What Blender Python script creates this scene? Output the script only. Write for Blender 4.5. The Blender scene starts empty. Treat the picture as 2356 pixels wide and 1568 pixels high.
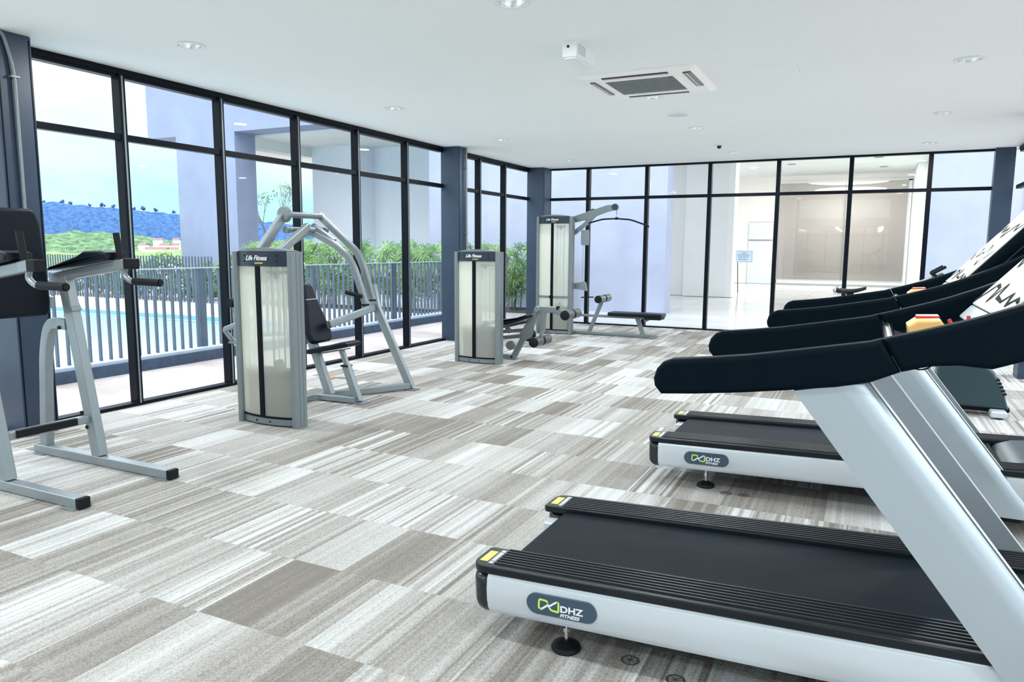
import bpy, bmesh, math, random
from mathutils import Vector, Matrix
R = math.radians
C = bpy.context.scene.collection
sc = bpy.context.scene

# ------------------------------------------------------------------ materials
def new_mat(name):
    m = bpy.data.materials.new(name); m.use_nodes = True
    nt = m.node_tree
    for n in list(nt.nodes): nt.nodes.remove(n)
    out = nt.nodes.new('ShaderNodeOutputMaterial')
    return m, nt, out

def setin(nt, node, key, v):
    if isinstance(v, bpy.types.NodeSocket): nt.links.new(v, node.inputs[key])
    else:
        if isinstance(v, tuple) and len(v) == 3 and node.inputs[key].type == 'RGBA': v = (*v, 1)
        node.inputs[key].default_value = v

def N(nt, typ, props=None, **ins):
    n = nt.nodes.new('ShaderNode' + typ)
    for k, v in (props or {}).items(): setattr(n, k, v)
    for k, v in ins.items():
        key = int(k[1:]) if k[0] == 'i' and k[1:].isdigit() else k.replace('_', ' ')
        setin(nt, n, key, v)
    return n

def math_n(nt, op, a, b=None):
    n = nt.nodes.new('ShaderNodeMath'); n.operation = op
    setin(nt, n, 0, a)
    if b is not None: setin(nt, n, 1, b)
    return n.outputs[0]

def ramp(nt, fac, stops, interp='LINEAR'):
    r = nt.nodes.new('ShaderNodeValToRGB'); r.color_ramp.interpolation = interp
    el = r.color_ramp.elements
    while len(el) < len(stops): el.new(0.5)
    for e, (p, c) in zip(el, stops):
        e.position = p; e.color = (*c, 1) if len(c) == 3 else c
    nt.links.new(fac, r.inputs[0])
    return r.outputs[0]

def mixc(nt, fac, a, b, mode='MIX'):
    n = nt.nodes.new('ShaderNodeMix'); n.data_type = 'RGBA'; n.blend_type = mode
    setin(nt, n, 0, fac); setin(nt, n, 6, a); setin(nt, n, 7, b)
    return n.outputs[2]

def pbr(name, col, rough=0.5, metal=0.0, spec=0.5, var=0.0, vscale=6.0, bump=0.0, bscale=200.0, coat=0.0, stretch=None):
    m, nt, out = new_mat(name)
    p = N(nt, 'BsdfPrincipled', Roughness=rough, Metallic=metal)
    p.inputs['Specular IOR Level'].default_value = spec
    if coat: p.inputs['Coat Weight'].default_value = coat; p.inputs['Coat Roughness'].default_value = 0.08
    tc = N(nt, 'TexCoord')
    vec = tc.outputs['Object']
    if stretch:
        mp = N(nt, 'Mapping', Vector=vec, Scale=stretch); vec = mp.outputs[0]
    if var:
        nz = N(nt, 'TexNoise', Vector=vec, Scale=vscale, Detail=5.0, Roughness=0.6)
        lo = tuple(c * (1 - var) for c in col); hi = tuple(min(1, c * (1 + var)) for c in col)
        setin(nt, p, 'Base Color', ramp(nt, nz.outputs[0], [(0.3, lo), (0.7, hi)]))
    else: setin(nt, p, 'Base Color', col)
    if bump:
        nb = N(nt, 'TexNoise', Vector=vec, Scale=bscale, Detail=3.0)
        b = N(nt, 'Bump', Strength=bump, Distance=0.002, Height=nb.outputs[0])
        nt.links.new(b.outputs[0], p.inputs['Normal'])
    nt.links.new(p.outputs[0], out.inputs[0])
    return m

def emit(name, col, s):
    m, nt, out = new_mat(name)
    e = N(nt, 'Emission', Color=col, Strength=s)
    nt.links.new(e.outputs[0], out.inputs[0]); return m

def glass(name, tint, refl=1.0, haze=0.0):
    m, nt, out = new_mat(name)
    t = N(nt, 'BsdfTransparent', Color=tint); g = N(nt, 'BsdfGlossy', Color=(1, 1, 1), Roughness=0.01)
    f = N(nt, 'Fresnel', IOR=1.45)
    k = math_n(nt, 'MULTIPLY', f.outputs[0], refl)
    mx = N(nt, 'MixShader'); nt.links.new(k, mx.inputs[0])
    nt.links.new(t.outputs[0], mx.inputs[1]); nt.links.new(g.outputs[0], mx.inputs[2])
    nt.links.new(mx.outputs[0], out.inputs[0]); return m

def frosted(name, col, see):
    m, nt, out = new_mat(name)
    t = N(nt, 'BsdfTransparent', Color=(0.95, 0.97, 0.93)); d = N(nt, 'BsdfPrincipled', Roughness=0.35)
    setin(nt, d, 'Base Color', col)
    tl = N(nt, 'BsdfTranslucent', Color=col)
    a = N(nt, 'MixShader'); a.inputs[0].default_value = 0.55
    nt.links.new(d.outputs[0], a.inputs[1]); nt.links.new(tl.outputs[0], a.inputs[2])
    b = N(nt, 'MixShader'); b.inputs[0].default_value = see
    nt.links.new(a.outputs[0], b.inputs[1]); nt.links.new(t.outputs[0], b.inputs[2])
    nt.links.new(b.outputs[0], out.inputs[0]); return m

def carpet():
    m, nt, out = new_mat('carpet_tiles')
    p = N(nt, 'BsdfPrincipled', Roughness=0.95); p.inputs['Specular IOR Level'].default_value = 0.15
    geo = N(nt, 'NewGeometry'); sp = N(nt, 'SeparateXYZ', Vector=geo.outputs['Position'])
    u, v = sp.outputs[0], sp.outputs[1]
    TL = 0.53
    row = math_n(nt, 'FLOOR', math_n(nt, 'DIVIDE', math_n(nt, 'SUBTRACT', v, 1.85), TL))
    half = math_n(nt, 'MULTIPLY', math_n(nt, 'ABSOLUTE', math_n(nt, 'MODULO', row, 2.0)), 0.265)
    uu = math_n(nt, 'ADD', math_n(nt, 'ADD', u, 20.0), half)
    tile = math_n(nt, 'FLOOR', math_n(nt, 'DIVIDE', uu, TL))
    def wn(w, seed):
        cell = math_n(nt, 'FLOOR', math_n(nt, 'DIVIDE', uu, w))
        cv = N(nt, 'CombineXYZ', X=cell, Y=row, Z=seed)
        n = N(nt, 'TexWhiteNoise', {'noise_dimensions': '3D'}, Vector=cv.outputs[0]); return n.outputs[0]
    def sn(scale, seed):
        n = N(nt, 'TexNoise', {'noise_dimensions': '2D'}, Scale=1.0, Detail=1.0, Roughness=0.5)
        cv = N(nt, 'CombineXYZ', X=math_n(nt, 'MULTIPLY', uu, scale), Y=math_n(nt, 'ADD', math_n(nt, 'MULTIPLY', row, 17.31), seed))
        nt.links.new(cv.outputs[0], n.inputs['Vector']); return n.outputs[0]
    half_t = wn(0.265, 3.7); third = wn(0.0883, 9.1); med = wn(0.0265, 1.3); fine = wn(0.0106, 5.9)
    tv = N(nt, 'CombineXYZ', X=tile, Y=row, Z=7.7)
    tw = N(nt, 'TexWhiteNoise', {'noise_dimensions': '3D'}, Vector=tv.outputs[0]).outputs[0]
    # stripe contrast differs from tile to tile
    amp = math_n(nt, 'ADD', math_n(nt, 'MULTIPLY', math_n(nt, 'POWER', wn(0.265, 8.8), 1.5), 0.85), 0.12)
    soft = sn(28.0, 0.4)
    stripes = math_n(nt, 'ADD', math_n(nt, 'MULTIPLY', math_n(nt, 'SUBTRACT', med, 0.5), 0.42),
                     math_n(nt, 'ADD', math_n(nt, 'MULTIPLY', math_n(nt, 'SUBTRACT', fine, 0.5), 0.40),
                            math_n(nt, 'MULTIPLY', math_n(nt, 'SUBTRACT', soft, 0.5), 1.1)))
    val = math_n(nt, 'ADD', math_n(nt, 'MULTIPLY', half_t, 0.50), math_n(nt, 'MULTIPLY', tw, 0.15))
    val = math_n(nt, 'ADD', val, math_n(nt, 'MULTIPLY', third, 0.14))
    val = math_n(nt, 'ADD', val, math_n(nt, 'MULTIPLY', stripes, amp))
    vo = N(nt, 'TexVoronoi', Vector=geo.outputs['Position'], Scale=125.0)
    pile = N(nt, 'TexNoise', Vector=geo.outputs['Position'], Scale=260.0, Detail=2.0)
    patch = N(nt, 'TexNoise', Vector=geo.outputs['Position'], Scale=1.7, Detail=3.0)
    val = math_n(nt, 'ADD', val, math_n(nt, 'MULTIPLY', math_n(nt, 'SUBTRACT', pile.outputs[0], 0.5), 0.45))
    val = math_n(nt, 'SUBTRACT', val, math_n(nt, 'MULTIPLY', math_n(nt, 'SUBTRACT', vo.outputs[0], 0.42), 0.30))
    val = math_n(nt, 'ADD', val, math_n(nt, 'MULTIPLY', math_n(nt, 'SUBTRACT', patch.outputs[0], 0.5), 0.25))
    col = ramp(nt, val, [(0.0, (.19, .172, .152)), (0.22, (.285, .267, .245)), (0.46, (.42, .41, .392)), (0.68, (.545, .552, .548)), (0.9, (.61, .635, .655))])
    setin(nt, p, 'Base Color', col)
    h = math_n(nt, 'SUBTRACT', math_n(nt, 'MULTIPLY', vo.outputs[0], -1.0), math_n(nt, 'MULTIPLY', fine, -0.2))
    b = N(nt, 'Bump', Strength=0.5, Distance=0.004, Height=h)
    nt.links.new(b.outputs[0], p.inputs['Normal'])
    nt.links.new(p.outputs[0], out.inputs[0]); return m

def stone(name, c1, c2, rough, scale, joint, jcol, jw=0.012, spec=0.5):
    m, nt, out = new_mat(name)
    p = N(nt, 'BsdfPrincipled', Roughness=rough); p.inputs['Specular IOR Level'].default_value = spec
    geo = N(nt, 'NewGeometry'); sp = N(nt, 'SeparateXYZ', Vector=geo.outputs['Position'])
    mp = N(nt, 'Mapping', Vector=geo.outputs['Position'], Scale=(scale, scale * 2.2, scale))
    nz = N(nt, 'TexNoise', Vector=mp.outputs[0], Scale=1.0, Detail=6.0, Roughness=0.65)
    col = ramp(nt, nz.outputs[0], [(0.35, c1), (0.62, c2)])
    if joint:
        fx = math_n(nt, 'LESS_THAN', math_n(nt, 'FRACT', math_n(nt, 'DIVIDE', math_n(nt, 'ADD', sp.outputs[0], 100), joint)), jw / joint)
        fy = math_n(nt, 'LESS_THAN', math_n(nt, 'FRACT', math_n(nt, 'DIVIDE', math_n(nt, 'ADD', sp.outputs[1], 100.3), joint)), jw / joint)
        col = mixc(nt, math_n(nt, 'MAXIMUM', fx, fy), col, jcol)
    setin(nt, p, 'Base Color', col)
    nt.links.new(p.outputs[0], out.inputs[0]); return m

def leafmat(name, c1, c2, trans=0.35):
    m, nt, out = new_mat(name)
    tc = N(nt, 'TexCoord'); nz = N(nt, 'TexNoise', Vector=tc.outputs['Object'], Scale=3.5, Detail=4.0)
    col = ramp(nt, nz.outputs[0], [(0.35, c1), (0.65, c2)])
    p = N(nt, 'BsdfPrincipled', Roughness=0.5); setin(nt, p, 'Base Color', col)
    t = N(nt, 'BsdfTranslucent', Color=col); mx = N(nt, 'MixShader'); mx.inputs[0].default_value = trans
    nt.links.new(p.outputs[0], mx.inputs[1]); nt.links.new(t.outputs[0], mx.inputs[2])
    nt.links.new(mx.outputs[0], out.inputs[0]); return m

M = {}
M['ceil'] = pbr('ceiling_paint', (.90, .945, .94), 0.9, var=0.012, vscale=0.6, spec=0.2)
M['wallw'] = pbr('white_wall_paint', (.80, .82, .83), 0.9, var=0.02, vscale=1.0, spec=0.2)
M['carpet'] = carpet()
M['frame'] = pbr('dark_aluminium_frame', (.0025, .005, .010), 0.4, spec=0.13)
M['column'] = pbr('navy_painted_steel', (.022, .042, .078), 0.42, var=0.15, vscale=3.0, spec=0.5)
M['glass'] = glass('window_glass', (.975, .993, 1.0), 0.22)
M['silver'] = pbr('silver_grey_powder_coat', (.21, .245, .26), 0.36, metal=0.3, spec=0.5, var=0.03, vscale=20)
M['silver_l'] = pbr('pale_silver_paint', (.60, .655, .70), 0.34, metal=0.30, spec=0.5, var=0.02, vscale=2.0)
M['upright'] = pbr('silver_blue_satin_paint', (.44, .505, .555), 0.28, metal=0.45, spec=0.5, coat=0.3)
M['silver_m'] = pbr('light_silver_powder_coat', (.275, .315, .335), 0.32, metal=0.4, spec=0.5, var=0.03, vscale=20)
M['chrome'] = pbr('chrome', (.80, .82, .83), 0.12, metal=1.0)
M['black'] = pbr('black_moulded_plastic', (.0006, .0050, .0095), 0.55, spec=0.06, bump=0.1, bscale=500)
M['black_g'] = pbr('black_gloss_plastic', (.006, .012, .018), 0.18, spec=0.5)
M['rail_b'] = pbr('black_grooved_tread', (.006, .010, .014), 0.36, spec=0.3)
M['belt'] = pbr('black_rubber_belt', (.006, .0105, .016), 0.6, spec=0.12, var=0.25, vscale=3.0, bump=0.25, bscale=900, stretch=(0.6, 5, 1))
M['rubber'] = pbr('black_rubber', (.004, .006, .008), 0.6, spec=0.25)
M['vinyl'] = pbr('black_vinyl_upholstery', (.003, .007, .014), 0.38, spec=0.2, bump=0.25, bscale=250)
M['navy'] = pbr('navy_plastic_cover', (.018, .030, .048), 0.34, spec=0.5)
M['cream'] = frosted('frosted_cream_panel', (.98, .975, .86), 0.14)
M['cream_r'] = frosted('frosted_clear_panel', (.95, .97, .89), 0.38)
M['cream_b'] = frosted('frosted_rear_panel', (.92, .94, .88), 0.6)
M['plate'] = pbr('dark_weight_plate', (.02, .028, .034), 0.5)
M['yellow'] = pbr('yellow_label', (.85, .62, .12), 0.5)
M['white'] = pbr('white_plastic', (.84, .86, .86), 0.45)
M['acw'] = pbr('warm_white_plastic', (.97, .965, .94), 0.4)
M['textw'] = pbr('white_lettering', (.80, .84, .86), 0.4)
M['lime'] = pbr('lime_green_lettering', (.55, .80, .12), 0.4)
M['badge'] = pbr('dark_slate_badge', (.045, .075, .115), 0.4)
M['orange'] = pbr('orange_plastic', (.92, .56, .20), 0.4)
M['red'] = pbr('red_plastic', (.55, .02, .025), 0.35)
M['console'] = pbr('reflection_pale_console_face', (.86, .86, .82), 0.25, spec=0.6)  # display glass; reflection of the bright ceiling put into its colour
M['grille'] = pbr('grey_intake_grille', (.22, .25, .25), 0.6, var=0.2, vscale=60)
M['deck'] = stone('pale_stone_paving', (.38, .32, .30), (.56, .52, .51), 0.6, 0.55, 3.0, (.30, .27, .27))
M['curb'] = pbr('slate_kerb', (.045, .075, .13), 0.7, var=0.25, vscale=14)
M['curbtop'] = pbr('pale_kerb_top', (.42, .50, .64), 0.6, var=0.05)
M['fence'] = pbr('blue_grey_painted_steel', (.085, .125, .175), 0.5, var=0.2, vscale=4)
M['facade'] = pbr('shade_tinted_white_render', (.41, .45, .58), 0.85, var=0.09, vscale=0.9, spec=0.2)  # white render; sky-blue shade is put into its base colour
M['facade2'] = pbr('deeper_shade_white_render', (.255, .298, .415), 0.85, var=0.09, vscale=0.9, spec=0.2)  # darker copy of the same white render, blue shade in its colour
M['wallo'] = pbr('white_outer_wall', (.72, .77, .84), 0.85, var=0.04, vscale=0.9, spec=0.2)
M['soffit'] = pbr('white_soffit_paint', (.66, .70, .68), 0.9, var=0.04, vscale=1.2, spec=0.2)
M['beige'] = pbr('beige_wall_paint', (.84, .80, .75), 0.7, var=0.03, vscale=0.7, spec=0.3)
M['tile'] = stone('glossy_pale_floor_tiles', (.60, .58, .57), (.70, .69, .69), 0.12, 0.4, 2.4, (.36, .35, .36), 0.02, 0.5)
M['water'] = pbr('pool_water', (.50, .64, .68), 0.05, spec=0.6, bump=0.6, bscale=3.0)
M['pooltile'] = pbr('blue_pool_tile', (.16, .34, .52), 0.3)
M['gravel'] = pbr('dark_planting_soil', (.05, .05, .045), 0.9, var=0.3, vscale=20)
M['palm'] = leafmat('palm_leaf', (.07, .20, .09), (.42, .62, .26))
M['bush'] = leafmat('shrub_leaf', (.06, .17, .09), (.28, .42, .20))
M['bark'] = pbr('grey_bark', (.12, .12, .14), 0.9)
M['hill'] = pbr('haze_tinted_forest', (.055, .115, .245), 0.95, var=0.40, vscale=0.22, spec=0.0)  # forest blued in its base colour to stand in for distance haze
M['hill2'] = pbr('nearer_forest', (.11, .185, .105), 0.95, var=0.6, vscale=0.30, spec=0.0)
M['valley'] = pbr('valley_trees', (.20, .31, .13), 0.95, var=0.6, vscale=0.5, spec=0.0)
M['hwall'] = pbr('house_wall', (.66, .62, .60), 0.8)
M['hroof'] = pbr('red_roof_tiles', (.25, .12, .11), 0.8, var=0.2, vscale=1.0)
M['paper'] = pbr('pale_blue_notice', (.62, .76, .90), 0.6)
M['ink'] = pbr('blue_print', (.22, .34, .50), 0.6)
M['refl'] = pbr('bright_reflector', (.80, .82, .83), 0.14, metal=0.9)
M['lamp'] = emit('fluorescent_tube', (0.93, 1.0, 1.0), 6.0)
M['diff'] = pbr('opal_diffuser', (.88, .90, .92), 0.4)
M['shroud'] = pbr('teal_black_shroud', (.020, .048, .060), 0.35, spec=0.5)

# ------------------------------------------------------------------ mesh builder
def fillet(path, r, n=4):
    P = [Vector(p) for p in path]
    if len(P) < 3 or r <= 0: return P
    o = [P[0]]
    for i in range(1, len(P) - 1):
        a, b, c = P[i - 1], P[i], P[i + 1]
        d1, d2 = (a - b), (c - b)
        k = min(r, d1.length * .45, d2.length * .45)
        s, e = b + d1.normalized() * k, b + d2.normalized() * k
        for j in range(n + 1):
            t = j / n
            o.append(s * (1 - t) ** 2 + b * 2 * t * (1 - t) + e * t * t)
    o.append(P[-1]); return o

def rrect(w, h, r=0.0, n=3):
    if r <= 0: return [(-w / 2, -h / 2), (w / 2, -h / 2), (w / 2, h / 2), (-w / 2, h / 2)]
    pts = []
    for cx, cy, a0 in ((w / 2 - r, h / 2 - r, 0), (-w / 2 + r, h / 2 - r, 90), (-w / 2 + r, -h / 2 + r, 180), (w / 2 - r, -h / 2 + r, 270)):
        for j in range(n + 1):
            a = R(a0 + 90 * j / n); pts.append((cx + r * math.cos(a), cy + r * math.sin(a)))
    return pts

def circ(r, n=16): return [(r * math.cos(2 * math.pi * k / n), r * math.sin(2 * math.pi * k / n)) for k in range(n)]

class MB:
    def __init__(s): s.bm = bmesh.new()
    def add(s, vs, fs, mi=0):
        V = [s.bm.verts.new(v) for v in vs]
        for f in fs:
            try:
                F = s.bm.faces.new([V[i] for i in f]); F.material_index = mi
            except ValueError: pass
        return V
    def box(s, a, b, bev=0.0, seg=2, mi=0):
        x0, y0, z0 = (min(a[i], b[i]) for i in range(3)); x1, y1, z1 = (max(a[i], b[i]) for i in range(3))
        t = bmesh.new()
        bmesh.ops.create_cube(t, size=1)
        for v in t.verts: v.co = Vector(((x0 + x1) / 2 + v.co.x * (x1 - x0), (y0 + y1) / 2 + v.co.y * (y1 - y0), (z0 + z1) / 2 + v.co.z * (z1 - z0)))
        if bev: bmesh.ops.bevel(t, geom=list(t.edges), offset=min(bev, .49 * min(x1 - x0, y1 - y0, z1 - z0)), segments=seg, affect='EDGES', profile=.5)
        s.merge(t, mi); return s
    def merge(s, t, mi=0):
        t.verts.index_update(); mp = [s.bm.verts.new(v.co) for v in t.verts]
        for f in t.faces:
            try:
                F = s.bm.faces.new([mp[v.index] for v in f.verts]); F.material_index = mi
            except ValueError: pass
        t.free()
    def prism(s, pts, axis, a, b, bev=0.0, seg=2, mi=0):
        """pts: 2D outline in the two other axes; extruded along axis from a to b"""
        def P(u, v, w):
            return {'x': (w, u, v), 'y': (u, w, v), 'z': (u, v, w)}[axis]
        t = bmesh.new(); n = len(pts)
        A = [t.verts.new(P(u, v, a)) for u, v in pts]; B = [t.verts.new(P(u, v, b)) for u, v in pts]
        t.faces.new(A); t.faces.new(B)
        for i in range(n): t.faces.new((A[i], A[(i + 1) % n], B[(i + 1) % n], B[i]))
        bmesh.ops.recalc_face_normals(t, faces=t.faces)
        if bev:
            cap = [e for e in t.edges if (e.verts[0] in A and e.verts[1] in A) or (e.verts[0] in B and e.verts[1] in B)]
            bmesh.ops.bevel(t, geom=cap, offset=bev, segments=seg, affect='EDGES', profile=.5)
        s.merge(t, mi); return s
    def sweep(s, path, sec, side, mi=0, caps=True, scales=None):
        P = [Vector(p) for p in path]; side = Vector(side).normalized(); rings = []
        for i, p in enumerate(P):
            t = (P[min(i + 1, len(P) - 1)] - P[max(i - 1, 0)]).normalized()
            sd = (side - t * side.dot(t))
            sd = sd.normalized() if sd.length > 1e-4 else t.orthogonal().normalized()
            up = sd.cross(t)
            k = 1.0
            if 0 < i < len(P) - 1:
                d1 = (P[i] - P[i - 1]).normalized(); d2 = (P[i + 1] - P[i]).normalized()
                k = 1 / max(.5, math.cos(d1.angle(d2, 0) / 2))
            sc_ = scales[i] if scales else 1
            rings.append([s.bm.verts.new(p + sd * (a * sc_) + up * (b * k * sc_)) for a, b in sec])
        n = len(sec)
        for r0, r1 in zip(rings, rings[1:]):
            for i in range(n):
                f = s.bm.faces.new((r0[i], r0[(i + 1) % n], r1[(i + 1) % n], r1[i])); f.material_index = mi
        if caps:
            for r_ in (rings[0], rings[-1]):
                f = s.bm.faces.new(r_); f.material_index = mi
        return s
    def tube(s, path, r, n=14, mi=0, side=(0, 1, 0.01), scales=None): return s.sweep(path, circ(r, n), side, mi, scales=scales)
    def bar(s, a, b, w, h, side, bev=0.004, mi=0): return s.sweep([a, b], rrect(w, h, bev), side, mi)
    def lathe(s, prof, c, axis='z', n=28, mi=0, cap=True):
        c = Vector(c); rings = []
        for r, h in prof:
            ring = []
            for k in range(n):
                a = 2 * math.pi * k / n; u, v = r * math.cos(a), r * math.sin(a)
                d = {'z': (u, v, h), 'y': (u, h, v), 'x': (h, u, v)}[axis]
                ring.append(s.bm.verts.new(c + Vector(d)))
            rings.append(ring)
        for r0, r1 in zip(rings, rings[1:]):
            for i in range(n):
                f = s.bm.faces.new((r0[i], r0[(i + 1) % n], r1[(i + 1) % n], r1[i])); f.material_index = mi
        if cap:
            for q in (rings[0], rings[-1]):
                f = s.bm.faces.new(q); f.material_index = mi
        return s
    def xf(s, mat):
        bmesh.ops.transform(s.bm, matrix=mat, verts=s.bm.verts); return s
    def build(s, name, mats, parent=None, origin=None, ang=35, smooth=True):
        bmesh.ops.recalc_face_normals(s.bm, faces=s.bm.faces)
        off = Vector(origin) if origin is not None else Vector((0, 0, 0))
        r = parent
        while r is not None and r.parent is not None: r = r.parent
        if r is not None: off = r.location.copy()
        bmesh.ops.translate(s.bm, verts=s.bm.verts, vec=-off)
        me = bpy.data.meshes.new(name); s.bm.to_mesh(me); s.bm.free()
        for mt in (mats if isinstance(mats, (list, tuple)) else [mats]): me.materials.append(mt)
        if smooth:
            for p in me.polygons: p.use_smooth = True
            me.set_sharp_from_angle(angle=R(ang))
        o = bpy.data.objects.new(name, me); C.objects.link(o)
        if smooth and len(me.polygons) < 6000:
            wn_ = o.modifiers.new('normals', 'WEIGHTED_NORMAL'); wn_.keep_sharp = True; wn_.weight = 100
        if parent is not None: o.parent = parent
        elif origin is not None: o.location = off
        return o

def tag(o, label=None, cat=None, group=None, kind=None):
    if label: o['label'] = label
    if cat: o['category'] = cat
    if group: o['group'] = group
    if kind: o['kind'] = kind
    return o
def thing(name, label, cat, loc=(0, 0, 0), group=None):
    o = bpy.data.objects.new(name, None); C.objects.link(o); o.location = loc; o.empty_display_size = .1
    return tag(o, label, cat, group)
def struct(o): o['kind'] = 'structure'; return o
def sroot(name, loc=(0, 0, 0)):
    o = bpy.data.objects.new(name, None); C.objects.link(o); o.location = loc; o['kind'] = 'structure'; return o
def copy_tree(o, parent=None):
    c = o.copy(); C.objects.link(c); c.parent = parent
    for ch in [x for x in o.children]: copy_tree(ch, c)
    return c
def text_mesh(name, body, size, origin, xdir, ydir, mat, parent, shear=0.0, extr=0.0006, bold=0.0, sx=1.0, align='LEFT'):
    cu = bpy.data.curves.new(name, 'FONT'); cu.body = body; cu.size = size; cu.extrude = extr; cu.shear = shear
    cu.offset = bold; cu.align_x = align; cu.resolution_u = 3
    to = bpy.data.objects.new(name, cu); C.objects.link(to)
    dg = bpy.context.evaluated_depsgraph_get(); dg.update()
    me = bpy.data.meshes.new_from_object(to.evaluated_get(dg))
    bpy.data.objects.remove(to)
    x, y = Vector(xdir).normalized(), Vector(ydir).normalized(); z = x.cross(y)
    r = parent
    while r.parent is not None: r = r.parent
    mt = Matrix(((x.x * sx, y.x, z.x, 0), (x.y * sx, y.y, z.y, 0), (x.z * sx, y.z, z.z, 0), (0, 0, 0, 1)))
    mt.translation = Vector(origin) - r.location
    me.transform(mt); me.materials.clear(); me.materials.append(mat)
    o = bpy.data.objects.new(name, me); C.objects.link(o); o.parent = parent; return o

# ------------------------------------------------------------------ room shell
H = 2.875; HT = 2.3105
XL = -5.735; YB = 12.784; XR = 1.83; YN = -4.0
f = MB().box((XL - .02, YN, -.10), (XR + .02, YB + .02, 0)).build('floor', M['carpet']); struct(f)

LIGHTS = [(-4.61, 3.98, 'nearest the big dark column on the left'), (-4.66, 6.64, 'above the tall press machine'),
          (-4.61, 9.11, 'above the leg machine by the second column'), (-4.62, 11.70, 'in the far left corner'),
          (-2.03, 4.14, 'cut off by the top edge of the photo'), (-2.00, 7.20, 'just behind the ceiling air conditioner'),
          (-1.99, 9.21, 'behind the round speaker'), (-1.955, 11.75, 'beyond the small dome camera'),
          (0.61, 6.82, 'nearest of the right hand row'), (0.635, 9.31, 'middle of the right hand row'), (0.67, 11.78, 'farthest of the right hand row')]
RH = 0.088
# ceiling with real openings for the recessed lamps
cb = bmesh.new()
def ring2(pts, z): 
    V = [cb.verts.new((x, y, z)) for x, y in pts]
    return [cb.edges.new((V[i], V[(i + 1) % len(V)])) for i in range(len(V))]
eds = ring2([(XL - .05, YN), (XR + .05, YN), (XR + .05, YB + .05), (XL - .05, YB + .05)], H)
for lx, ly, _ in LIGHTS: eds += ring2([(lx + RH * math.cos(a), ly + RH * math.sin(a)) for a in [2 * math.pi * k / 24 for k in range(24)]], H)
bmesh.ops.triangle_fill(cb, use_beauty=True, edges=eds)
ret = bmesh.ops.extrude_face_region(cb, geom=list(cb.faces))
bmesh.ops.translate(cb, verts=[g for g in ret['geom'] if isinstance(g, bmesh.types.BMVert)], vec=(0, 0, .18))
cm = MB(); cm.bm.free(); cm.bm = cb
struct(cm.build('ceiling', M['ceil'], smooth=False))
struct(MB().box((XL - .2, YN - .2, -.1), (XR + .2, YN, H + .18)).build('wall_rear', M['wallw']))

# parapet band over the glass, and the flat roof edge outside
m_ = MB().box((XL - .25, YN - .2, H + .005), (XL - .05, YB + .3, H + .5)); struct(m_.build('wall_left', M['facade']))
m_ = MB().box((XL - .05, YB + .05, H + .005), (XR + .25, YB + .3, H + .5)); struct(m_.build('wall_back', M['facade']))

def window_y(name, x, segs, mulls, sgn, depth=.09):
    """glazed wall lying in a plane of constant x; sgn=+1 when the room is on the +x side"""
    r = sroot(name, (x, (segs[0] + segs[1]) / 2, 0))
    a, b = segs; xi, xo = x, x - sgn * depth
    xm = (xi + xo) / 2
    MB().box((xi, a, H - .05), (xo, b, H), .004).box((xi - sgn * .012, a, H - .075), (xo, b, H - .05)).build('head_rail', M['frame'], r)
    MB().box((xi + sgn * .012, a, 0), (xo, b, .03), .004).build('sill_rail', M['frame'], r)
    MB().box((xi, a, HT - .028), (xo + sgn * .02, b, HT + .028), .006).build('transom', M['frame'], r)
    for y in mulls:
        q = MB().box((xi + sgn * .01, y - .058, .0), (xo, y, H - .04), .006)
        q.build('mullion', M['frame'], r)
        MB().box((xi + sgn * .013, y - .038, .02), (xi + sgn * .009, y - .022, H - .06)).build('mullion_strip', M['silver'], r)  # raised pale strip down the mullion's inner face
    g = MB(); g.add([(xm, a, .02), (xm, b, .02), (xm, b, H - .03), (xm, a, H - .03)], [(0, 1, 2, 3)]); g.build('glass', M['glass'], r)
    return r
def window_x(name, y, segs, mulls):
    r = sroot(name, ((segs[0] + segs[1]) / 2, y, 0)); a, b = segs
    MB().box((a, y, H - .03), (b, y + .1, H), .004).build('head_rail', M['frame'], r)
    MB().box((a, y - .005, 0), (b, y + .1, .022), .004).build('sill_rail', M['frame'], r)
    MB().box((a, y, HT - .026), (b, y + .08, HT + .026), .006).build('transom', M['frame'], r)
    for x in mulls: MB().box((x - .032, y - .008, 0), (x + .032, y + .10, H - .02), .006).build('mullion', M['frame'], r)
    g = MB(); g.add([(a, y + .05, .02), (b, y + .05, .02), (b, y + .05, H - .02), (a, y + .05, H - .02)], [(0, 1, 2, 3)]); g.build('glass', M['glass'], r)
    return r
window_y('window_1', XL, (3.35, 9.42), [4.261, 5.312, 6.371, 7.425, 8.492], 1)
window_y('window_2', XL, (9.68, 12.47), [9.76, 10.575, 11.49], 1)
window_y('window_5', XL, (YN, 3.10), [-3.0, -1.95, -.9, .15, 1.2, 2.25], 1)
window_x('window_3', YB, (-5.45, 1.556), [-4.705, -3.605, -2.507, -1.405, -.324, .759])
window_y('window_4', XR, (YN, 12.64), [-2.9, -1.8, -.7, .4, 1.5, 2.6, 3.7, 4.8, 5.9, 7.0, 8.1, 10.6, 11.7], -1)

def column(x0, x1, y0, y1):
    r = sroot('column', ((x0 + x1) / 2, (y0 + y1) / 2, 0))
    MB().box((x0, y0, 0), (x1, y1, H - .001), .006).build('column_shaft', M['column'], r)
    MB().box((x0, y0 + .012, .02), (x1 + .004, y0 + .02, H - .03)).box((x0, y1 - .02, .02), (x1 + .004, y1 - .012, H - .03)).build('edge_trim', M['frame'], r)
    return r
column(-5.79, -5.48, 3.10, 3.35)
column(-5.79, -5.48, 9.42, 9.68)
column(-5.79, -5.45, 12.47, 12.83)
column(1.556, 1.80, 12.66, 12.83)
column(1.56, 1.80, 9.55, 9.85)

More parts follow.
